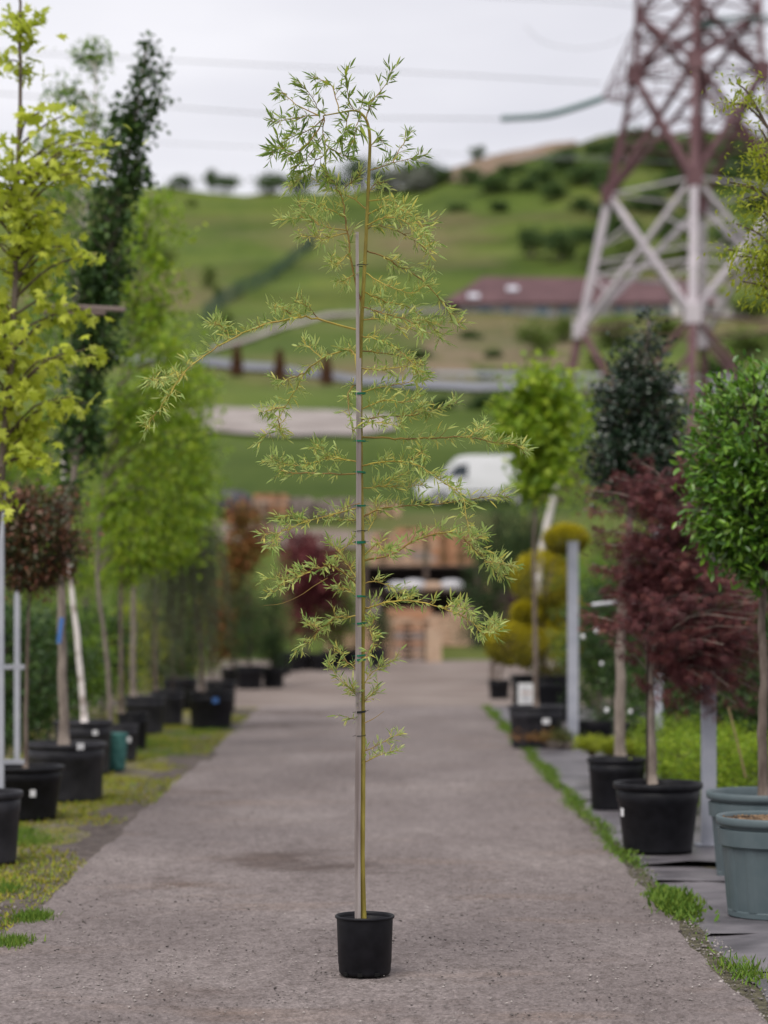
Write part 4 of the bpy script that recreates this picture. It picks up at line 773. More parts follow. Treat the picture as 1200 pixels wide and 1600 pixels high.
wt = MB().tube(smooth_path([px(838, 1030, 41), px(840, 930, 41), px(846, 860, 41), px(862, 790, 41), px(878, 720, 41)], 14), np.linspace(.08, .06, 14), 8)
tr_ = empty('leaning_birch', (px(838, 1085, 41).x, 41, 0), 'white trunk leaning right behind the young fresh green maple', 'tree'); o_ = Vector(tr_.location)
MB().tube([p - np.array(o_) for p in smooth_path([np.array(px(836, 1104, 41)), np.array(px(840, 930, 41)), np.array(px(846, 865, 41)), np.array(px(862, 790, 41)), np.array(px(880, 715, 41)), np.array(px(890, 640, 41))], 18)], np.linspace(.085, .05, 18), 9).build('trunk', BARKW, tr_, True)
n = 2600; P = rng.normal(0, 1, (n, 3)) * np.array((.42, .42, .5)) + np.array(px(900, 690, 41)) - np.array(o_)
leaf_mesh('crown', P, rng.normal(0, 1, (n, 3)), rng.normal(0, .5, (n, 3)) + np.array((0, 0, 1.)), rng.uniform(.06, .1, n), rng.uniform(.04, .06, n), 'broad', BRIGHT, tr_, rng.random(n))
# shaded shrubs behind the right row
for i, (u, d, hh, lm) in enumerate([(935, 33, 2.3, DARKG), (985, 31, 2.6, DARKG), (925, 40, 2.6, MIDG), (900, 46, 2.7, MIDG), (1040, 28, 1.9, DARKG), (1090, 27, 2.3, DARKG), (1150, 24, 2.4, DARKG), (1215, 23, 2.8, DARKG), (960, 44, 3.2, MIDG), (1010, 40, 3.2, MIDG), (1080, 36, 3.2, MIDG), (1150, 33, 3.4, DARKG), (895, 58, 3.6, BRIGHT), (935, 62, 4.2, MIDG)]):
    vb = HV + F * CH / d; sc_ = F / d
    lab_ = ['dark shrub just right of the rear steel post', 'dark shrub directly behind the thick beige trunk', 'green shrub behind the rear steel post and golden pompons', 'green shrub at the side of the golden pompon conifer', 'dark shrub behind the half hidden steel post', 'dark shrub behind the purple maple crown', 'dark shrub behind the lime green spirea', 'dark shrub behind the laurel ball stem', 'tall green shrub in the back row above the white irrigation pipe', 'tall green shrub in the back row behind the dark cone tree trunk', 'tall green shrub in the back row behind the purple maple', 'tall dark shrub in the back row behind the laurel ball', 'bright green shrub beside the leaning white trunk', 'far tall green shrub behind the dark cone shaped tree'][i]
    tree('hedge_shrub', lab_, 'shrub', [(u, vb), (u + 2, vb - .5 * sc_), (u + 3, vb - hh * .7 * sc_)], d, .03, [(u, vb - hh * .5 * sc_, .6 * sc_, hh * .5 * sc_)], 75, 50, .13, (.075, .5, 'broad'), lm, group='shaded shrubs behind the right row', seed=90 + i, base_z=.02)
for i, (u, d, hh, sx) in enumerate([(1060, 21.5, .62, .36), (1105, 20.8, .66, .36), (1150, 20.4, .7, .38), (1195, 20.0, .72, .38), (1040, 23.5, .6, .4), (1085, 23, .66, .4), (1140, 22.5, .7, .4)]):
    vb = HV + F * CH / d; sc_ = F / d
    tree('lime_shrub', 'low lime green spirea shrub growing behind the purple maple pot', 'shrub', [(u, vb), (u + 1, vb - .2 * sc_), (u, vb - .5 * sc_)], d, .012, [(u, vb - .42 * sc_, sx * sc_, .32 * sc_)], 90, 40, .06, (.035, .45, 'oval'), BRIGHT, group='lime shrubs behind the purple maple', seed=110 + i, base_z=.02, limb_r=.003, limb_end=.002, droop=-.2)
for i, (u, d) in enumerate([(925, 24.6), (955, 24.2), (990, 24.0)]):
    vb = HV + F * CH / d; sc_ = F / d
    tree('sedum_cushion', 'flat yellow green cushion plant behind the beige trunk pot', 'shrub', [(u, vb), (u + 1, vb - .1 * sc_), (u, vb - .25 * sc_)], d, .01, [(u, vb - .40 * sc_, .20 * sc_, .07 * sc_)], 70, 40, .03, (.03, .35, 'oval'), LIMEY, group='cushion plants behind the beige trunk', seed=120 + i, base_z=.02, limb_r=.003, limb_end=.002, droop=-.6)

# ------------------------------------------------------------------ steel posts and frames
def post(u, d, h, wd, label, u2=None):
    X = (u - 600) * d / F; o = empty('steel_post', (X, d, .02), label, 'post', 'steel posts')
    mb = MB(); t = .004; mb.box((0, 0, h / 2), (wd / 2, wd / 2, h / 2)); mb.build('shaft', GALV, o)
    MB().box((0, 0, h + .004), (wd / 2 + .004, wd / 2 + .004, .006)).build('cap', GALV, o)
    MB().box((0, 0, .004), (wd * .9, wd * .9, .006)).build('base_plate', GALV, o)
    return o
post(1107, 18.2, 2.6, .105, 'grey square steel post beside the purple maple pot')
post(895, 30.5, 2.55, .13, 'grey square steel post behind the rusty orange rock planter')
post(1027, 25.5, 2.6, .10, 'grey square steel post half hidden behind the purple maple stem')
post(1, 19.6, 2.75, .055, 'thin grey steel post beside the red ball tree')
post(27, 23.4, 2.3, .05, 'thin grey steel post of the tree frame behind the red ball tree')
c_ = px(140, 482, 23.2); rl = MB(); a_ = px(60, 477, 22.2); b_ = px(196, 484, 22.2); rl.tube([a_, b_], .024, 8); o = rl.build('support_rail', mat('weathered_rail', (.15, .11, .10), .9, (.24, .19, .17), 6, .4, stretch=(.1, 1, 1))); tag(o, 'upper weathered wooden rail bracing the left trees', 'rail')
a_ = px(60, 487, 22.3); b_ = px(165, 490, 22.3); o = MB().tube([a_, b_], .022, 8).build('support_rail', MATS['weathered_rail']); tag(o, 'shorter weathered wooden rail just below the other rail', 'rail')
fr = empty('bar_support', (px(0, 1180, 19.8).x - .3, 19.8, .02), 'low horizontal steel frame bars behind the red ball tree pot', 'frame')
for v in (1042, 1190):
    p = px(0, v, 19.8) - fr.location; MB().box((p.x + .0, 0, p.z), (.20, .018, .02)).build('bar', GALV, fr)
# white irrigation hoses and tags among the right plants
c_ = px(945, 952, 26); tag(MB().tube(smooth_path([px(925, 945, 26), px(950, 942, 26), px(985, 940, 26), px(1010, 945, 26)], 12), .02, 6).build('irrigation_pipe', mat('white_pipe', (.62, .62, .66), .5)), 'white irrigation pipe running behind the beige trunk', 'pipe')
for (u, v, s) in [(911, 995, .028), (932, 985, .035), (940, 1037, .024), (948, 1110, .03), (985, 1112, .026)]:
    p = px(u, v, 25.6); o = MB().lathe([(0, -s), (s * .6, -s * .7), (s * .75, 0), (s * .5, s * .8), (0, s)], 10, p).build('hanging_tag', WHITEP, None, True); tag(o, 'small white tag hanging in the shaded shrubs by the beige trunk', 'tag', 'white tags among shaded shrubs')
tag(MB().tube([px(1165, 1215, 19.5), px(1152, 1160, 19.5), px(1138, 1105, 19.5)], .008, 5).build('cane', mat('bamboo_cane', (.30, .22, .11), .7)), 'slanting bamboo cane in the lime green shrubs', 'stake')
tag(MB().tube([px(1100, 975, 18.2), px(1102, 945, 18.2), px(1103, 935, 18.2)], .006, 5).build('cane', MATS['bamboo_cane']), 'pale cane tip showing through the purple maple leaves', 'stake')

# ------------------------------------------------------------------ pylon
RED = mat('pylon_red', (.105, .048, .055), .7, (.16, .088, .095), .8); WHT = mat('pylon_white', (.40, .36, .39), .7, (.52, .47, .50), .8)
PD = 110.; pc = px(1091, 790, PD); zb = terr(pc.x, PD) - .3
py = empty('power_pylon', (pc.x, PD, zb), 'tall red and white lattice power pylon on the slope', 'pylon'); po_ = np.array(py.location)
sp = PD / F; th = math.radians(10); cdir = [(-math.cos(th), math.sin(th)), (-math.sin(th), -math.cos(th)), (math.cos(th), -math.sin(th)), (math.sin(th), math.cos(th))]
def hdiag(v): return float(np.interp(v, [-500, -200, 60, 110, 300, 510, 600, 790, 830], [84, 92, 95, 98, 139, 184, 203, 246, 255])) * sp
def node(c, v, f=1.): 
    h = hdiag(v) * f; return np.array((cdir[c][0] * h, cdir[c][1] * h, CH + (HV - v) * sp)) - np.array((0, 0, zb))
levels = [815, 700, 612, 512, 412, 300, 205, 115, 20, -75, -180, -290, -400]
def seg_m(v): return WHT if 300 < v < 512 else RED
for k in range(len(levels) - 1):
    va, vb = levels[k], levels[k + 1]; m = seg_m((va + vb) / 2); big = va > 20
    for c in range(4):
        b = MB(); b.beam(node(c, va), node(c, vb), .36 if va > 290 else .26); b.build('leg', m, py)
for (va, vb) in [(815, 512), (512, 300), (300, 115), (115, 20), (20, -75), (-75, -180), (-180, -290), (-290, -400)]:
    m = seg_m((va + vb) / 2)
    for c in range(4):
        d2 = (c + 1) % 4; A0, A1, B0, B1 = node(c, va), node(c, vb), node(d2, va), node(d2, vb)
        wd = .22 if va > 110 else .13; vm = (va + vb) / 2; X_ = (A0 + A1 + B0 + B1) / 4
        b = MB(); b.beam(A0, B1, wd); b.build('brace', m, py); b = MB(); b.beam(B0, A1, wd * .97); b.build('brace', m, py)
        b = MB(); b.beam(node(c, vb), node(d2, vb), wd * .45)
        b.build('girt', m, py)
        b = MB(); Am, Bm = node(c, vm), node(d2, vm)
        for q in (.25, .75):
            L1, L2 = A0 * (1 - q) + B1 * q, B0 * (1 - q) + A1 * q
            if q == .25: b.beam(node(c, va + (vb - va) * .4), L1, .08); b.beam(node(d2, va + (vb - va) * .4), L2, .08)
            else: b.beam(node(d2, va + (vb - va) * .6), L1, .08); b.beam(node(c, va + (vb - va) * .6), L2, .08)
        if va in (512, 300): b.beam(Am, Bm, .08); b.beam(node(c, va + (vb - va) * .4), node(d2, va + (vb - va) * .4), .11)
        b.build('lattice', m, py)['kind'] = 'stuff'
for v in (512, 300, 115):
    for c in range(4):
        p = node(c, v); MB().box(p, (.34, .3, .42)).build('gusset_plate', seg_m(v - 5) if v != 512 else WHT, py)
# cross arms
def arm(side, v, length, rise, name='cross_arm'):
    b = MB(); zt = CH + (HV - v) * sp - zb; tip = np.array((side * length, -.8, zt)); cs = (0, 1) if side < 0 else (2, 3)
    roots = [node(c, v) for c in cs] + [node(c, v - rise) for c in cs]
    for r_ in roots: b.beam(r_, tip, .06)
    for f in (.2, .4, .6, .8):
        q = [r_ * (1 - f) + tip * f for r_ in roots]; b.beam(q[0], q[1], .04); b.beam(q[2], q[3], .04); b.beam(q[0], q[2], .04); b.beam(q[1], q[3], .04)
        f2 = f - .2; w_ = [r_ * (1 - f2) + tip * f2 for r_ in roots]; b.beam(w_[0], q[2], .03); b.beam(w_[1], q[3], .03)
    b.build(name, RED, py); return tip + po_
tl = arm(-1, 160, 4.45, 130); trr = arm(1, 150, 9.0, 120); arm(-1, -90, 9, 110); arm(1, -90, 9, 110)
b = MB(); 
for c in range(4):
    for v in (70,): b.beam(node(c, v), node((c + 1) % 4, v - 14), .07)
    b.beam(node(c, 60), node((c + 2) % 4, 60), .08); b.beam(node(c, 115), node((c + 2) % 4, 115), .09)
b.build('diaphragm_bracing', RED, py)['kind'] = 'stuff'
INS = mat('green_glass_insulator', (.05, .13, .115), .3, spec=.6)
def insul(pts, label, rr=.14, n=34):
    a = [np.array(p) for p in smooth_path(pts, n)]; o = empty('insulator_string', tuple(a[0]), label, 'insulator'); mb = MB(); o0 = a[0]
    for i in range(n - 1):
        t = Vector(a[i + 1] - a[i]).normalized(); mb.tube([Vector(a[i] - o0), Vector(a[i] - o0) + t * .04, Vector(a[i] - o0) + t * .09], [rr * .4, rr, rr * .45], 8)
    mb.build('discs', INS, o, True); MB().tube([p - o0 for p in a], .03, 5).build('rod', GALV, o)
insul([Vector(tl), px(900, 168, 108), px(850, 181, 106), px(780, 186, 104)], 'green insulator string reaching left from the pylon arm', .15)
insul([px(1090, 34, 108), px(1130, 30, 108), px(1200, 26, 108), px(1260, 22, 108)], 'upper green insulator string running right across the pylon', .16)
insul([px(1092, 42, 109.5), px(1130, 38, 109.5), px(1200, 35, 109.5), px(1260, 32, 109.5)], 'lower green insulator string running right across the pylon', .16)
CAB = mat('power_cable', (.3, .3, .32), .6)
def cable(pts, label, r=.035):
    o = MB().tube(smooth_path(pts, 40), r, 5).build('power_cable', CAB); tag(o, label, 'cable', 'power cables')
cable([px(780, 186, 104), px(500, 182, 104), px(250, 166, 104), px(-80, 140, 104)], 'power cable continuing left from the left green insulator string', .024)
cable([px(940, 130, 112), px(700, 116, 112), px(300, 96, 112), px(-80, 76, 112)], 'high power cable crossing the sky above the willow', .024)
cable([px(990, 246, 114), px(700, 240, 114), px(350, 228, 114), px(-80, 205, 114)], 'low thin power cable crossing the sky just above the ridge', .015)
cable([px(1000, 12, 109), px(940, 4, 109), px(820, -2, 109), px(600, -14, 109)], 'topmost power cable leaving the pylon to the left', .02)
cable([px(820, 40, 109), px(850, 66, 109), px(905, 76, 109), px(960, 66, 109), px(1000, 40, 109)], 'sagging jumper loop of cable beside the pylon', .014)
cable([px(800, 246, 118), px(950, 250, 118), px(1100, 255, 118), px(1300, 260, 118)], 'pale cable passing in front of the hill behind the pylon', .018)

# ------------------------------------------------------------------ farm building on the hill
HB = on_terrain(900, 492); hd_ = HB.y - 2; sH = hd_ / F
hs = empty('farm_building', (HB.x, hd_, HB.z - .5), 'long low hillside building with a brown roof and white walls', 'building'); ho = Vector(hs.location)
WALL = mat('render_wall', (.45, .42, .42), .9, (.55, .52, .51), .3); ROOF = mat('brown_roof', (.085, .046, .05), .85, (.12, .066, .07), .5, .4, 6); PANE = mat('far_pane', (.16, .22, .30), .2, spec=.6)
x0, x1 = (715 - 900) * sH, (1105 - 900) * sH; dep = 11.; eave = (492 - 477) * sH + .5; ridge = (492 - 426) * sH + .5
MB().box(((x0 + x1) / 2, dep / 2, eave / 2), ((x1 - x0) / 2, dep / 2, eave / 2)).build('wall', WALL, hs)
rx0, rx1 = x0 - 2.0, x1 + .8
b = MB(); hip = 5.2; vs = [(rx0, -1.2, eave - .25), (rx1, -1.2, eave - .25), (rx1, dep + 1.2, eave - .25), (rx0, dep + 1.2, eave - .25), (rx0 + hip, dep / 2, ridge), (rx1 - 1.5, dep / 2, ridge - .3),
     (rx0, -1.2, eave), (rx1, -1.2, eave), (rx1, dep + 1.2, eave), (rx0, dep + 1.2, eave)]
b.add(vs, [(6, 7, 5, 4), (7, 8, 5), (8, 9, 4, 5), (9, 6, 4), (0, 1, 7, 6), (1, 2, 8, 7), (2, 3, 9, 8), (3, 0, 6, 9), (0, 3, 2, 1)])
rf = b.build('roof', ROOF, hs)
for (u, v) in [(738, 462), (800, 450)]:
    p = Vector(((u - 900) * sH, -1.2 + (470 - v) / (470 - 428) * (dep / 2 + 1.2), eave + (470 - v) / 42 * (ridge - eave) + .12)); MB().box(p, (.7, .6, .12), Matrix.Rotation(math.atan2(ridge - eave, dep / 2 + 1.2), 3, 'X')).build('skylight', mat('skylight_glass', (.5, .5, .55), .3), rf)
for (u, w_, kd) in [(755, 1.6, 'p'), (790, 1.0, 'p'), (845, 1.6, 'w'), (880, 1.2, 'd'), (925, 1.4, 'p'), (965, 1.1, 'd'), (1000, 1.4, 'p'), (1045, 1.4, 'p'), (1080, 1.2, 'd')]:
    x = (u - 900) * sH; f_ = MB().box((x, -.06, eave * .5), (w_ / 2 + .12, .06, .62)).build('window', WHITEP if kd != 'd' else mat('brick_panel', (.22, .12, .10), .9), hs)
    MB().box((x, -.14, eave * .5), (w_ / 2, .03, .5)).build('pane', PANE, f_)
for (u, w_) in [(1090, 4.6), ]:
    x = (1120 - 900) * sH; b = MB(); b.add([(x - 2.4, 1.5, 0), (x + 2.4, 1.5, 0), (x + 2.4, 1.5, eave * .9), (x, 1.5, eave * 1.9), (x - 2.4, 1.5, eave * .9), (x - 2.4, 8, 0), (x + 2.4, 8, 0), (x + 2.4, 8, eave * .9), (x, 8, eave * 1.9), (x - 2.4, 8, eave * .9)], [(0, 1, 2, 3, 4), (9, 8, 7, 6, 5), (1, 6, 7, 2), (5, 0, 4, 9)]); b.build('gable_wing', WALL, hs)
    b = MB(); b.add([(x - 2.8, 1.2, eave * .82), (x, 1.2, eave * 1.95), (x + 2.8, 1.2, eave * .82), (x + 2.8, 8, eave * .82), (x, 8, eave * 1.95), (x - 2.8, 8, eave * .82), (x, 1.2, eave * 2.05), (x, 8, eave * 2.05)], [(0, 1, 4, 5), (1, 2, 3, 4), (0, 6, 1), (1, 6, 2), (0, 5, 7, 6), (6, 7, 3, 2)]); b.build('wing_roof', ROOF, hs)
# garden wall / low fence in front
for (u, v, w_) in [(1146, 498, 1.5), (1065, 497, 1.2)]:
    p = on_terrain(u, v); o = MB().box((p.x, p.y, p.z + .9), (w_, .12, 1.0)).build('garden_wall', WALL); o.data.transform(Matrix.Identity(4)); tag(o, 'pale garden wall beside the brown roofed building', 'wall', 'garden walls by the building')

# ------------------------------------------------------------------ white van
VP = on_terrain(735, 790); vd = VP.y; sv = vd / F; vx = (650 - 600) * sv
van = empty('delivery_van', (vx, vd, terr(vx + 2.7, vd) - .05), 'white panel van parked on the grass above the pallets', 'van')
VW = mat('van_paint', (.66, .66, .68), .3, spec=.5); VG = mat('van_glass', (.018, .028, .036), .12, spec=.6); RUB = mat('tyre_rubber', (.015, .015, .015), .9); VB = mat('van_trim', (.03, .03, .032), .6)
out_ = [(0.05, .42), (0, .75), (.06, 1.0), (.22, 1.14), (.95, 1.30), (1.12, 1.42), (1.72, 2.12), (1.95, 2.26), (2.4, 2.32), (5.35, 2.32), (5.5, 2.2), (5.55, 1.0), (5.5, .42)]
k = len(out_); vs = []
for y_, ins in ((0, 0), (.06, 0), (1.94, 0), (2.0, 0)):
    for (x, z) in out_:
        t = max(0, (z - 1.2) / 1.15); inset = .13 * t * t; yy = y_ + (inset if y_ < 1 else -inset); e = .04 if y_ in (0, 2.0) else 0
        cx, cz = 2.8, 1.3; vs.append((x + (cx - x) * e * .35, yy, z + (cz - z) * e))
fs = [tuple(range(k)), tuple(3 * k + i for i in reversed(range(k)))]
for a in range(3):
    for i in range(k): fs.append((a * k + i, (a + 1) * k + i, (a + 1) * k + (i + 1) % k, a * k + (i + 1) % k))
body = MB().add(vs, fs).build('body', VW, van)
def side_poly(name, pts, m, y, par, th_=.012):
    n = len(pts); a = [(x, y - th_ + .13 * (max(0, (z - 1.2) / 1.15)) ** 2, z) for x, z in pts]; b2 = [(x, y + .03 + .13 * (max(0, (z - 1.2) / 1.15)) ** 2, z) for x, z in pts]
    return MB().add(a + b2, [tuple(range(n))] + [(i, (i + 1) % n, n + (i + 1) % n, n + i) for i in range(n)]).build(name, m, par)
dr = side_poly('door', [(1.25, .55), (1.2, 1.3), (1.3, 1.42), (1.80, 1.98), (2.42, 2.02), (2.42, .55)], VW, 0, van, .006)
side_poly('window', [(1.42, 1.42), (1.84, 1.88), (2.34, 1.92), (2.34, 1.36), (1.5, 1.33)], VG, 0, van, .016)
side_poly('handle', [(2.2, 1.18), (2.36, 1.18), (2.36, 1.23), (2.2, 1.23)], VB, 0, van, .03)
side_poly('side_trim', [(.9, .62), (5.4, .62), (5.4, .72), (.9, .72)], VB, 0, van, .02)
side_poly('rear_panel', [(3.0, .9), (3.0, 2.05), (5.3, 2.05), (5.3, .9)], VW, 0, van, .008)
MB().add([(1.16, .18, 1.44), (1.16, 1.82, 1.44), (1.74, 1.72, 2.10), (1.74, .28, 2.10)], [(0, 1, 2, 3)]).build('windscreen', VG, van); van.children[-1].location = (-.035, 0, .03)
MB().box((.0, 1, .52), (.07, .96, .16)).build('bumper', VB, van)
for y_ in (.2, 1.8): MB().box((.1, y_, .95), (.10, .16, .12)).build('headlight', mat('headlight_glass', (.5, .52, .55), .15, spec=.6), van)
MB().box((1.22, -.12, 1.52), (.07, .13, .14)).build('mirror', VB, van)
for x in (.95, 4.5):
    for y_ in (.1, 1.9):
        wh = MB(); n = 20
        for s_ in (-.11, .11):
            pass
        ring = [(.34 * math.cos(6.2832 * j / n), .34 * math.sin(6.2832 * j / n)) for j in range(n)]
        vs = [(x + a, y_ - .12, .36 + c) for a, c in ring] + [(x + a, y_ + .12, .36 + c) for a, c in ring]
        tyre = wh.add(vs, [tuple(range(n)), tuple(n + j for j in reversed(range(n)))] + [(j, n + j, n + (j + 1) % n, (j + 1) % n) for j in range(n)]).build('wheel', RUB, van)
        r2 = [(.2 * math.cos(6.2832 * j / n), .2 * math.sin(6.2832 * j / n)) for j in range(n)]; MB().add([(x + a, y_ - .135 if y_ < 1 else y_ + .135, .36 + c) for a, c in r2], [tuple(range(n))]).build('rim', mat('wheel_rim', (.35, .35, .36), .4), tyre)

# ------------------------------------------------------------------ pallets, timber and rack at the end of the yard
WOODS = [mat('pallet_wood_tan', (.40, .25, .165), .85, (.54, .37, .26), 3, .4, 8), mat('pallet_wood_grey', (.24, .19, .17), .9, (.36, .30, .27), 3, .4, 8), mat('pallet_wood_orange', (.40, .20, .11), .85, (.48, .27, .16), 3, .4, 8)]
def pallet_mesh(m):
    b = MB()
    for i in range(7): b.box((0, -.36 + i * .12, .131), (.6, .052, .013))
    for i in range(3): b.box((-.53 + i * .53, 0, .111), (.05, .4, .011))
    for i in range(3):
        for j in range(3): b.box((-.53 + i * .53, -.34 + j * .34, .061), (.15, .05, .039))
        b.box((0, -.34 + i * .34, .011), (.6, .05, .011))
    b.box((0, .05, .061), (.56, .02, .038))
    me = b.build('wooden_pallet', m); C.objects.unlink(me); return me.data
PM = [pallet_mesh(m) for m in WOODS]
def stack(u, d, n, z0, label, mi=None, rz=0, sx=1.):
    X = (u - 600) * d / F
    for k in range(n):
        o = bpy.data.objects.new('wooden_pallet', PM[mi if mi is not None else random.choice((0, 0, 1, 2))]); C.objects.link(o)
        o.location = (X + random.uniform(-.03, .03), d + random.uniform(-.03, .03), z0 + k * .1445); o.rotation_euler.z = rz + random.uniform(-.03, .03); o.scale = (sx, 1, 1)
        tag(o, label, 'pallet', 'pallets: ' + label)
stack(600, 69.5, 7, .016, 'wooden pallet in the low stack beside the small black conifer pot', rz=.1)
stack(652, 69.2, 8, .016, 'wooden pallet in the front stack at the end of the yard', rz=-.05)
sp2 = empty('plank_bundle', ((678 - 600) * 68.3 / F, 68.3, .016), 'pale planks standing upright on end beside the front pallet stack', 'planks')
for k in range(4): MB().box((-.165 + k * .11, 0, .48 + .03 * (k % 2)), (.05, .05, .48 + .03 * (k % 2)), None).build('plank', mat('fresh_plank', (.42, .29, .2), .8, (.52, .38, .27), 5), sp2)
# timber rack
RX, RD = (665 - 600) * 76 / F, 76.; rz0 = terr(RX, RD)
rack = empty('timber_rack', (RX, RD, rz0 - .1), 'dark timber rack carrying pallets and grey sacks behind the yard', 'rack')
DKW = mat('dark_timber', (.07, .05, .042), .9, (.12, .09, .075), 4)
for x in (-1.9, 0, 1.6):
    for y_ in (-.7, .7): MB().box((x, y_, 1.1), (.07, .07, 1.1)).build('upright', DKW, rack)
for z in (.55, 1.28, 2.1): 
    for q in range(4): MB().box((-.15, -.6 + .4 * q, z), (2.05, .17, .03)).build('shelf_board', DKW, rack)
MB().box((-.15, .86, 1.1), (2.0, .03, 1.0)).build('shade_panel', mat('rack_shade', (.03, .022, .02), .9), rack)  # near-black sheet stands in for the shade inside the rack
zt = rz0 - .1 + 2.14
stack(612, 76, 7, zt, 'wooden pallet on the left pile of the timber rack', 0); stack(652, 76, 8, zt, 'wooden pallet on the middle pile of the timber rack'); stack(706, 76, 7, zt, 'wooden pallet on the right pile of the timber rack', 2)
def crate(u, d, z0, label, mi, sc_=1., rz=0.):
    X = (u - 600) * d / F; o = empty('wooden_crate', (X, d, z0), label, 'crate', rz=rz); m = WOODS[mi]
    for k in range(6):
        MB().box((0, -.42 * sc_, (.09 + k * .145) * sc_), (.6 * sc_, .014, .064 * sc_)).build('slat', m, o); MB().box((-.6 * sc_, 0, (.09 + k * .145) * sc_), (.014, .40 * sc_, .064 * sc_)).build('slat', m, o); MB().box((.6 * sc_, 0, (.09 + k * .145) * sc_), (.014, .40 * sc_, .064 * sc_)).build('slat', m, o)
    for x in (-.54, .54): MB().box((x * sc_, -.445 * sc_, .45 * sc_), (.05 * sc_, .012, .45 * sc_)).build('batten', m, o)
    MB().box((0, 0, .45 * sc_), (.57 * sc_, .39 * sc_, .44 * sc_)).build('lining', mat('crate_lining', (.16, .10, .07), .9, (.24, .16, .11), 4), o)
    MB().box((0, 0, .90 * sc_), (.6 * sc_, .42 * sc_, .012)).build('lid', WOODS[0], o)
    return o
for (u, d, zz, lab, mi, k2, rz) in [(612, 73.0, 0, 'tan slatted crate on the ground left of the upright planks', 0, 1.0, .08), (640, 74.2, 0, 'orange slatted crate under the timber rack', 2, 1.1, -.1), (700, 73.2, 0, 'tan slatted crate right of the upright planks', 0, 1.05, .15), (728, 78.5, 2.3, 'pale slatted crate standing high behind the beige sacks', 0, 1.2, 0), (690, 80.0, 3.4, 'grey slatted crate topping the pile behind the rack', 1, 1.2, .1), (640, 80.5, 3.4, 'tan slatted crate behind the middle pile of the rack', 0, 1.3, -.1), (600, 80.0, 3.1, 'orange slatted crate behind the left pile of the rack', 2, 1.3, .1)]:
    X = (u - 600) * d / F; z = terr(X, d); crate(u, d, z - .05, lab, mi, k2, rz)
SACK = mat('pale_sack', (.42, .42, .45), .7, (.56, .55, .57), 4, .5)
def sack(p, s, label, m=SACK, grp='pale sacks'):
    b = MB(); n = 14; vs = []
    for i in range(9):
        t = i / 8 * math.pi; 
        for j in range(n):
            q = 6.2832 * j / n; vs.append((p[0] + s[0] * math.copysign(abs(math.sin(t) * math.cos(q)) ** .7, math.cos(q)) * (1 + .07 * math.sin(5 * q + i)), p[1] + s[1] * math.copysign(abs(math.sin(t) * math.sin(q)) ** .7, math.sin(q)), p[2] + s[2] * (1 + math.copysign(abs(math.cos(t)) ** .8, math.cos(t))) * (1 + .05 * math.sin(3 * q))))
    b.add(vs, [(i * n + j, i * n + (j + 1) % n, (i + 1) * n + (j + 1) % n, (i + 1) * n + j) for i in range(8) for j in range(n)])
    return tag(b.build('sack', m, None, True), label, 'sack', grp)
zsf = rz0 - .1 + 1.31
for i, (u, sz) in enumerate([(622, .3), (648, .36), (676, .34), (705, .34)]): sack(((u - 600) * 75.3 / F, 75.35, zsf), (sz * 1.1, .3, .15 + .03 * (i % 2)), 'plump pale sack lying on the middle shelf of the timber rack', SACK if i != 2 else mat('tan_sack', (.40, .28, .2), .8, (.48, .35, .26), 4, .4))
for i, (u, sz) in enumerate([(730, .45), (722, .38), (705, .42)]): sack(((u - 600) * 73.5 / F, 73.6 + i * .5, terr((u - 600) * 73.5 / F, 74) + (.0, .55, .1)[i]), (sz, .4, .28), 'large beige sack heaped at the foot of the timber rack', MATS.get('tan_sack'), 'beige sacks by the rack')
# stacks left and right of the rack, on the bank
for (u, d, n, lab, mi) in [(560, 74, 9, 'grey pallet in the tall stack behind the willow trunk', 1), (742, 73.5, 6, 'grey pallet in the stack beside the drooping conifer', 1), (545, 72.2, 4, 'tan pallet in the low stack behind the crimson tree', 0)]:
    stack(u, d, n, terr((u - 600) * d / F, d) - .02, lab, mi)
# upper store: crates, boards and a covered heap on the terrace
def on_bank(u, d): X = (u - 600) * d / F; return X, terr(X, d)
for (u, d, n, lab, mi) in [(392, 96, 5, 'tan pallet in the left stack on the upper terrace', 0), (424, 96.5, 6, 'tan pallet in the second stack on the upper terrace', 2), (462, 97, 5, 'grey pallet in the middle stack on the upper terrace', 1), (500, 96, 4, 'grey pallet in the fourth stack on the upper terrace', 1), (532, 97, 5, 'grey pallet in the stack nearest the stake on the upper terrace', 1), (600, 96, 4, 'tan pallet in the stack between the stake and the van', 0)]:
    X, z = on_bank(u, d); stack(u, d, n, z - .05, lab, mi)
X, z = on_bank(365, 95); sack((X, 95, z - .1), (.75, .6, .55), 'dark tarpaulin heap at the left end of the terrace stacks', mat('dark_tarp', (.03, .028, .035), .5, (.07, .065, .075), 3, .6), 'dark tarpaulin heap')
for i, (u, w_) in enumerate([(455, 1.5), (520, 1.3)]):
    X, z = on_bank(u, 94); b = MB(); o = empty('board_stack', (0, 0, 0), 'x', 'boards'); [MB().box((X + random.uniform(-.05, .05), 94 + .16 * q - .3, z + .75 + .03 * i), (w_, .07, .03)).build('board', WOODS[1], o) for q in range(5)]
    tag(o, ['long pale boards lying across the middle terrace stack', 'long grey boards lying across the terrace stack near the stake'][i], 'boards')
    [MB().box((X + sx * w_ * .7, 94, z + .34), (.06, .3, .42)).build('trestle', DKW, o) for sx in (-1, 1)]

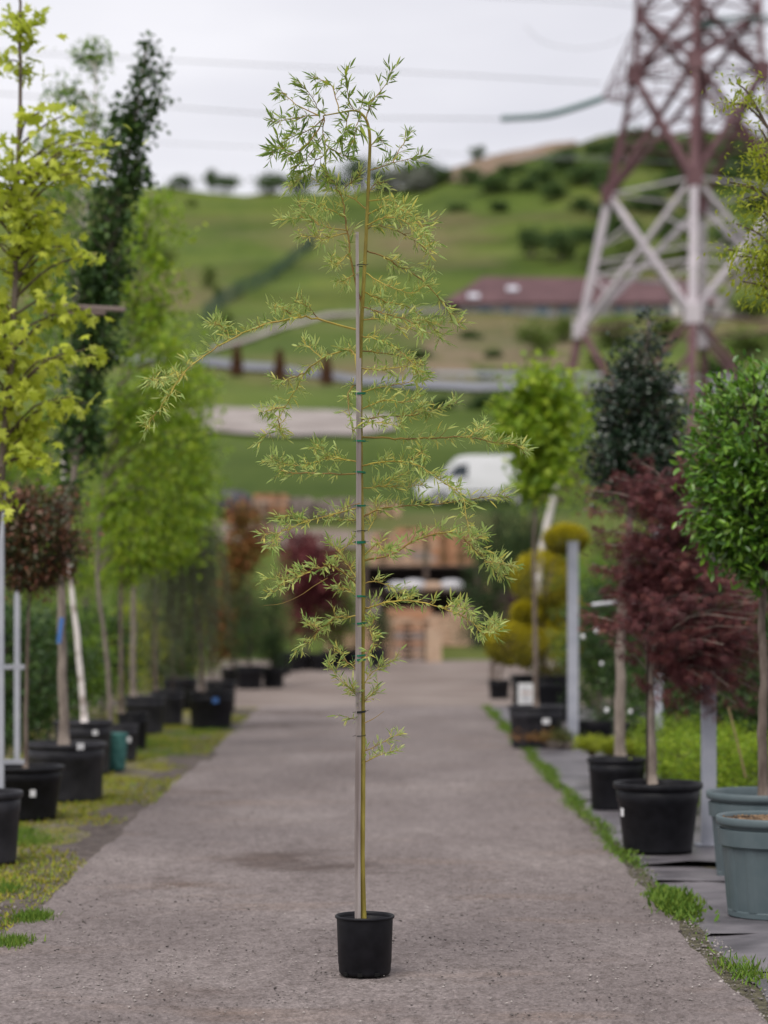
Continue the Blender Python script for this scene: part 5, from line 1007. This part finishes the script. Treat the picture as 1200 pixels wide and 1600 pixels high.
# ------------------------------------------------------------------ hillside vegetation
HB1 = leafmat('hill_bush_leaf', [(.022, .05, .012), (.045, .085, .018), (.08, .13, .028)], .7, .25)
HB2 = leafmat('hill_bush_light', [(.06, .10, .02), (.11, .16, .03), (.17, .21, .04)], .7, .3)
HB3 = leafmat('hill_bush_silver', [(.14, .15, .12), (.22, .23, .19), (.30, .31, .27)], .7, .3)
RUST = leafmat('rusty_thuja_leaf', [(.07, .03, .016), (.12, .055, .028), (.15, .08, .04)], .8, .15)
def bush(u, v, ru, rv, lm, label, group, name='hill_bush', seed=0, dense=1.):
    p = on_terrain(u, v); d = p.y; s = d / F; R = ru * s; Hh = 2 * rv * s; r = np.random.default_rng(seed)
    o = empty(name, (p.x, d, p.z - .2), label, 'tree' if Hh > 5 else 'bush', group)
    MB().tube([(0, 0, 0), (.05 * R, 0, Hh * .3), (0, 0, Hh * .7)], [.06 * R + .05, .05 * R, .02 * R], 6).build('trunk', BARK, o)
    n = int(620 * dense); nc = 16; cc = unit(r.normal(0, 1, (nc, 3))) * (r.random((nc, 1)) ** .4) * np.array((R * .75, R * .75, Hh * .36)) + np.array((0, 0, Hh * .52)); ii = r.integers(0, nc, n)
    P = cc[ii] + r.normal(0, 1, (n, 3)) * np.array((R * .22, R * .22, Hh * .10)); P[:, 2] = np.maximum(P[:, 2], .1); sz = max(R, Hh / 3) * .17 + .12
    cv_ = r.random(nc)
    leaf_mesh('crown', P, r.normal(0, 1, (n, 3)) + np.array((0, 0, .2)), r.normal(0, .6, (n, 3)) + np.array((0, -.3, .9)), sz * (.6 + .8 * r.random(n)), sz * .55 * np.ones(n), 'broad', lm, o, np.clip(.25 + .5 * cv_[ii] + r.normal(0, .18, n), 0, 1))
    return o
k_ = 0
for (u, v, ru, rv, lm, lab, grp) in (
    [(u, v, ru, rv, HB1, 'small tree standing out against the sky on the left ridge', 'ridge trees left') for u, v, ru, rv in [(285, 296, 22, 12), (350, 299, 30, 15), (330, 296, 14, 18), (430, 301, 34, 16), (470, 299, 26, 14), (520, 300, 30, 22), (560, 298, 34, 26), (600, 298, 26, 22)]] +
    [(u, v, ru, rv, HB1, 'dark bush on the saddle of the ridge behind the willow top', 'saddle bushes') for u, v, ru, rv in [(640, 300, 30, 26), (668, 296, 28, 24), (690, 288, 24, 16)]] +
    [(618, 300, 30, 24, HB3, 'silvery blossoming tree on the ridge behind the willow top', 'silver tree'), (655, 302, 28, 25, HB3, 'pale grey green tree on the ridge saddle beside the bare bank', 'silver tree b')] +
    [(u, v, ru, rv, HB1, 'green bush growing on the upper right hill slope', 'bushes on the upper right slope') for u, v, ru, rv in [(735, 290, 26, 16), (770, 300, 34, 14), (745, 252, 14, 14), (820, 300, 26, 13), (865, 312, 30, 15), (915, 290, 40, 20), (880, 262, 34, 14), (970, 250, 40, 20), (1000, 225, 30, 14), (1040, 260, 50, 24), (1100, 250, 44, 22), (1160, 270, 50, 26), (945, 340, 30, 14), (1010, 330, 40, 18), (1180, 330, 40, 22), (1100, 330, 36, 16), (930, 240, 22, 10), (1150, 225, 36, 14), (850, 285, 30, 14), (800, 275, 24, 10), (905, 330, 24, 12), (1060, 300, 40, 18), (780, 330, 20, 8), (950, 300, 30, 14), (1200, 290, 40, 22), (715, 330, 20, 6), (1130, 290, 40, 18), (920, 380, 34, 16), (975, 375, 40, 20), (1060, 370, 40, 20), (1150, 390, 44, 24)]] +
    [(830, 404, 27, 27, HB1, 'left one of two dark round bushes on the grass slope above the building', 'round bushes'), (876, 406, 36, 31, HB1, 'larger right one of two dark round bushes on the grass slope above the building', 'round bushes b')] +
    [(u, v, ru, rv, HB2, 'light green bush growing around the brown roofed building', 'bushes around the building') for u, v, ru, rv in [(930, 425, 34, 26), (985, 420, 40, 28), (1060, 415, 46, 26), (1170, 440, 50, 34), (1180, 500, 44, 24), (840, 560, 36, 36), (880, 540, 26, 26), (960, 545, 40, 26), (1000, 580, 40, 22), (1170, 560, 46, 24), (930, 580, 22, 16), (760, 590, 18, 10), (1040, 520, 30, 16)]] +
    [(u, v, ru, rv, HB1, 'dark shrub beside the grey hill road', 'shrubs beside the hill road') for u, v, ru, rv in [(735, 530, 20, 7), (770, 560, 16, 8), (655, 560, 18, 8), (690, 640, 26, 12), (1120, 590, 40, 16), (760, 640, 34, 14), (880, 640, 40, 18), (940, 660, 50, 22)]] +
    [(u, v, ru, rv, HB2, 'low green bush on the grassy slope left of the stake', 'bushes on the left slope') for u, v, ru, rv in [(300, 320, 10, 6), (325, 450, 16, 20), (355, 520, 12, 18), (340, 470, 10, 14), (250, 420, 30, 20), (180, 440, 40, 24), (100, 470, 40, 24), (410, 660, 16, 5)]]):
    bush(u, v, ru, rv, lm, lab, grp, seed=k_); k_ += 1
for (u, v, lab) in [(370, 588, 'rusty brown columnar conifer at the left end of the hill road trio'), (437, 596, 'middle rusty brown columnar conifer of the hill road trio'), (510, 602, 'rusty brown columnar conifer of the trio closest to the stake')]:
    p = on_terrain(u, v); o = empty('columnar_conifer', tuple(p), lab, 'tree'); s = p.y / F; r = np.random.default_rng(u); n = 700; h = 44 * s; R = 9 * s
    MB().tube([(0, 0, -.2), (0, 0, h * .8)], [.12, .03], 6).build('trunk', BARK, o); z = r.random(n); q = r.random(n) * 6.28; rr = R * np.sqrt(np.clip(1 - z, 0.05, 1)) * (.6 + .4 * r.random(n))
    leaf_mesh('crown', np.stack([rr * np.cos(q), rr * np.sin(q), z * h], -1), r.normal(0, .3, (n, 3)) + np.array((0, 0, 1)), r.normal(0, 1, (n, 3)), np.full(n, .45), np.full(n, .2), 'quad', RUST, o, r.random(n))
# green mesh fence running down the slope
fpts = [on_terrain(u, v) for u, v in [(318, 506), (345, 482), (372, 464), (400, 452), (430, 436), (455, 416), (478, 396), (490, 384)]]
fe = empty('mesh_fence', tuple(fpts[0]), 'dark green mesh fence running diagonally down the left slope', 'fence'); f0 = fpts[0]; FEN = mat('fence_green', (.025, .06, .05), .7, (.04, .085, .045), 2)
for i, p in enumerate(fpts):
    MB().box((p - f0) + Vector((0, 0, 1.1)), (.07, .07, 1.3)).build('fence_post', FEN, fe)
    if i < len(fpts) - 1:
        b = MB(); q = fpts[i + 1]
        for k in range(12): h_ = .1 + k * .18; b.beam(p - f0 + Vector((0, 0, h_)), q - f0 + Vector((0, 0, h_)), .045)
        for t in np.linspace(.05, .95, 14): c_ = p.lerp(q, t) - f0; b.box(c_ + Vector((0, 0, 1.1)), (.035, .035, 1.05))
        b.build('mesh_panel', FEN, fe)
# guard rail along the hill road
gp = [on_terrain(u, v) for u, v in zip(range(640, 1241, 40), np.linspace(596, 606, 16))]
gr = empty('guard_rail', tuple(gp[0]), 'pale steel guard rail along the grey hill road', 'guard rail'); g0 = gp[0]
b = MB(); [b.beam(gp[i] - g0 + Vector((0, 0, .75)), gp[i + 1] - g0 + Vector((0, 0, .75)), .3) for i in range(len(gp) - 1)]; b.build('rail_beam', GALV, gr)
for p in gp: MB().box(p - g0 + Vector((0, .2, .35)), (.07, .07, .5)).build('rail_post', GALV, gr)
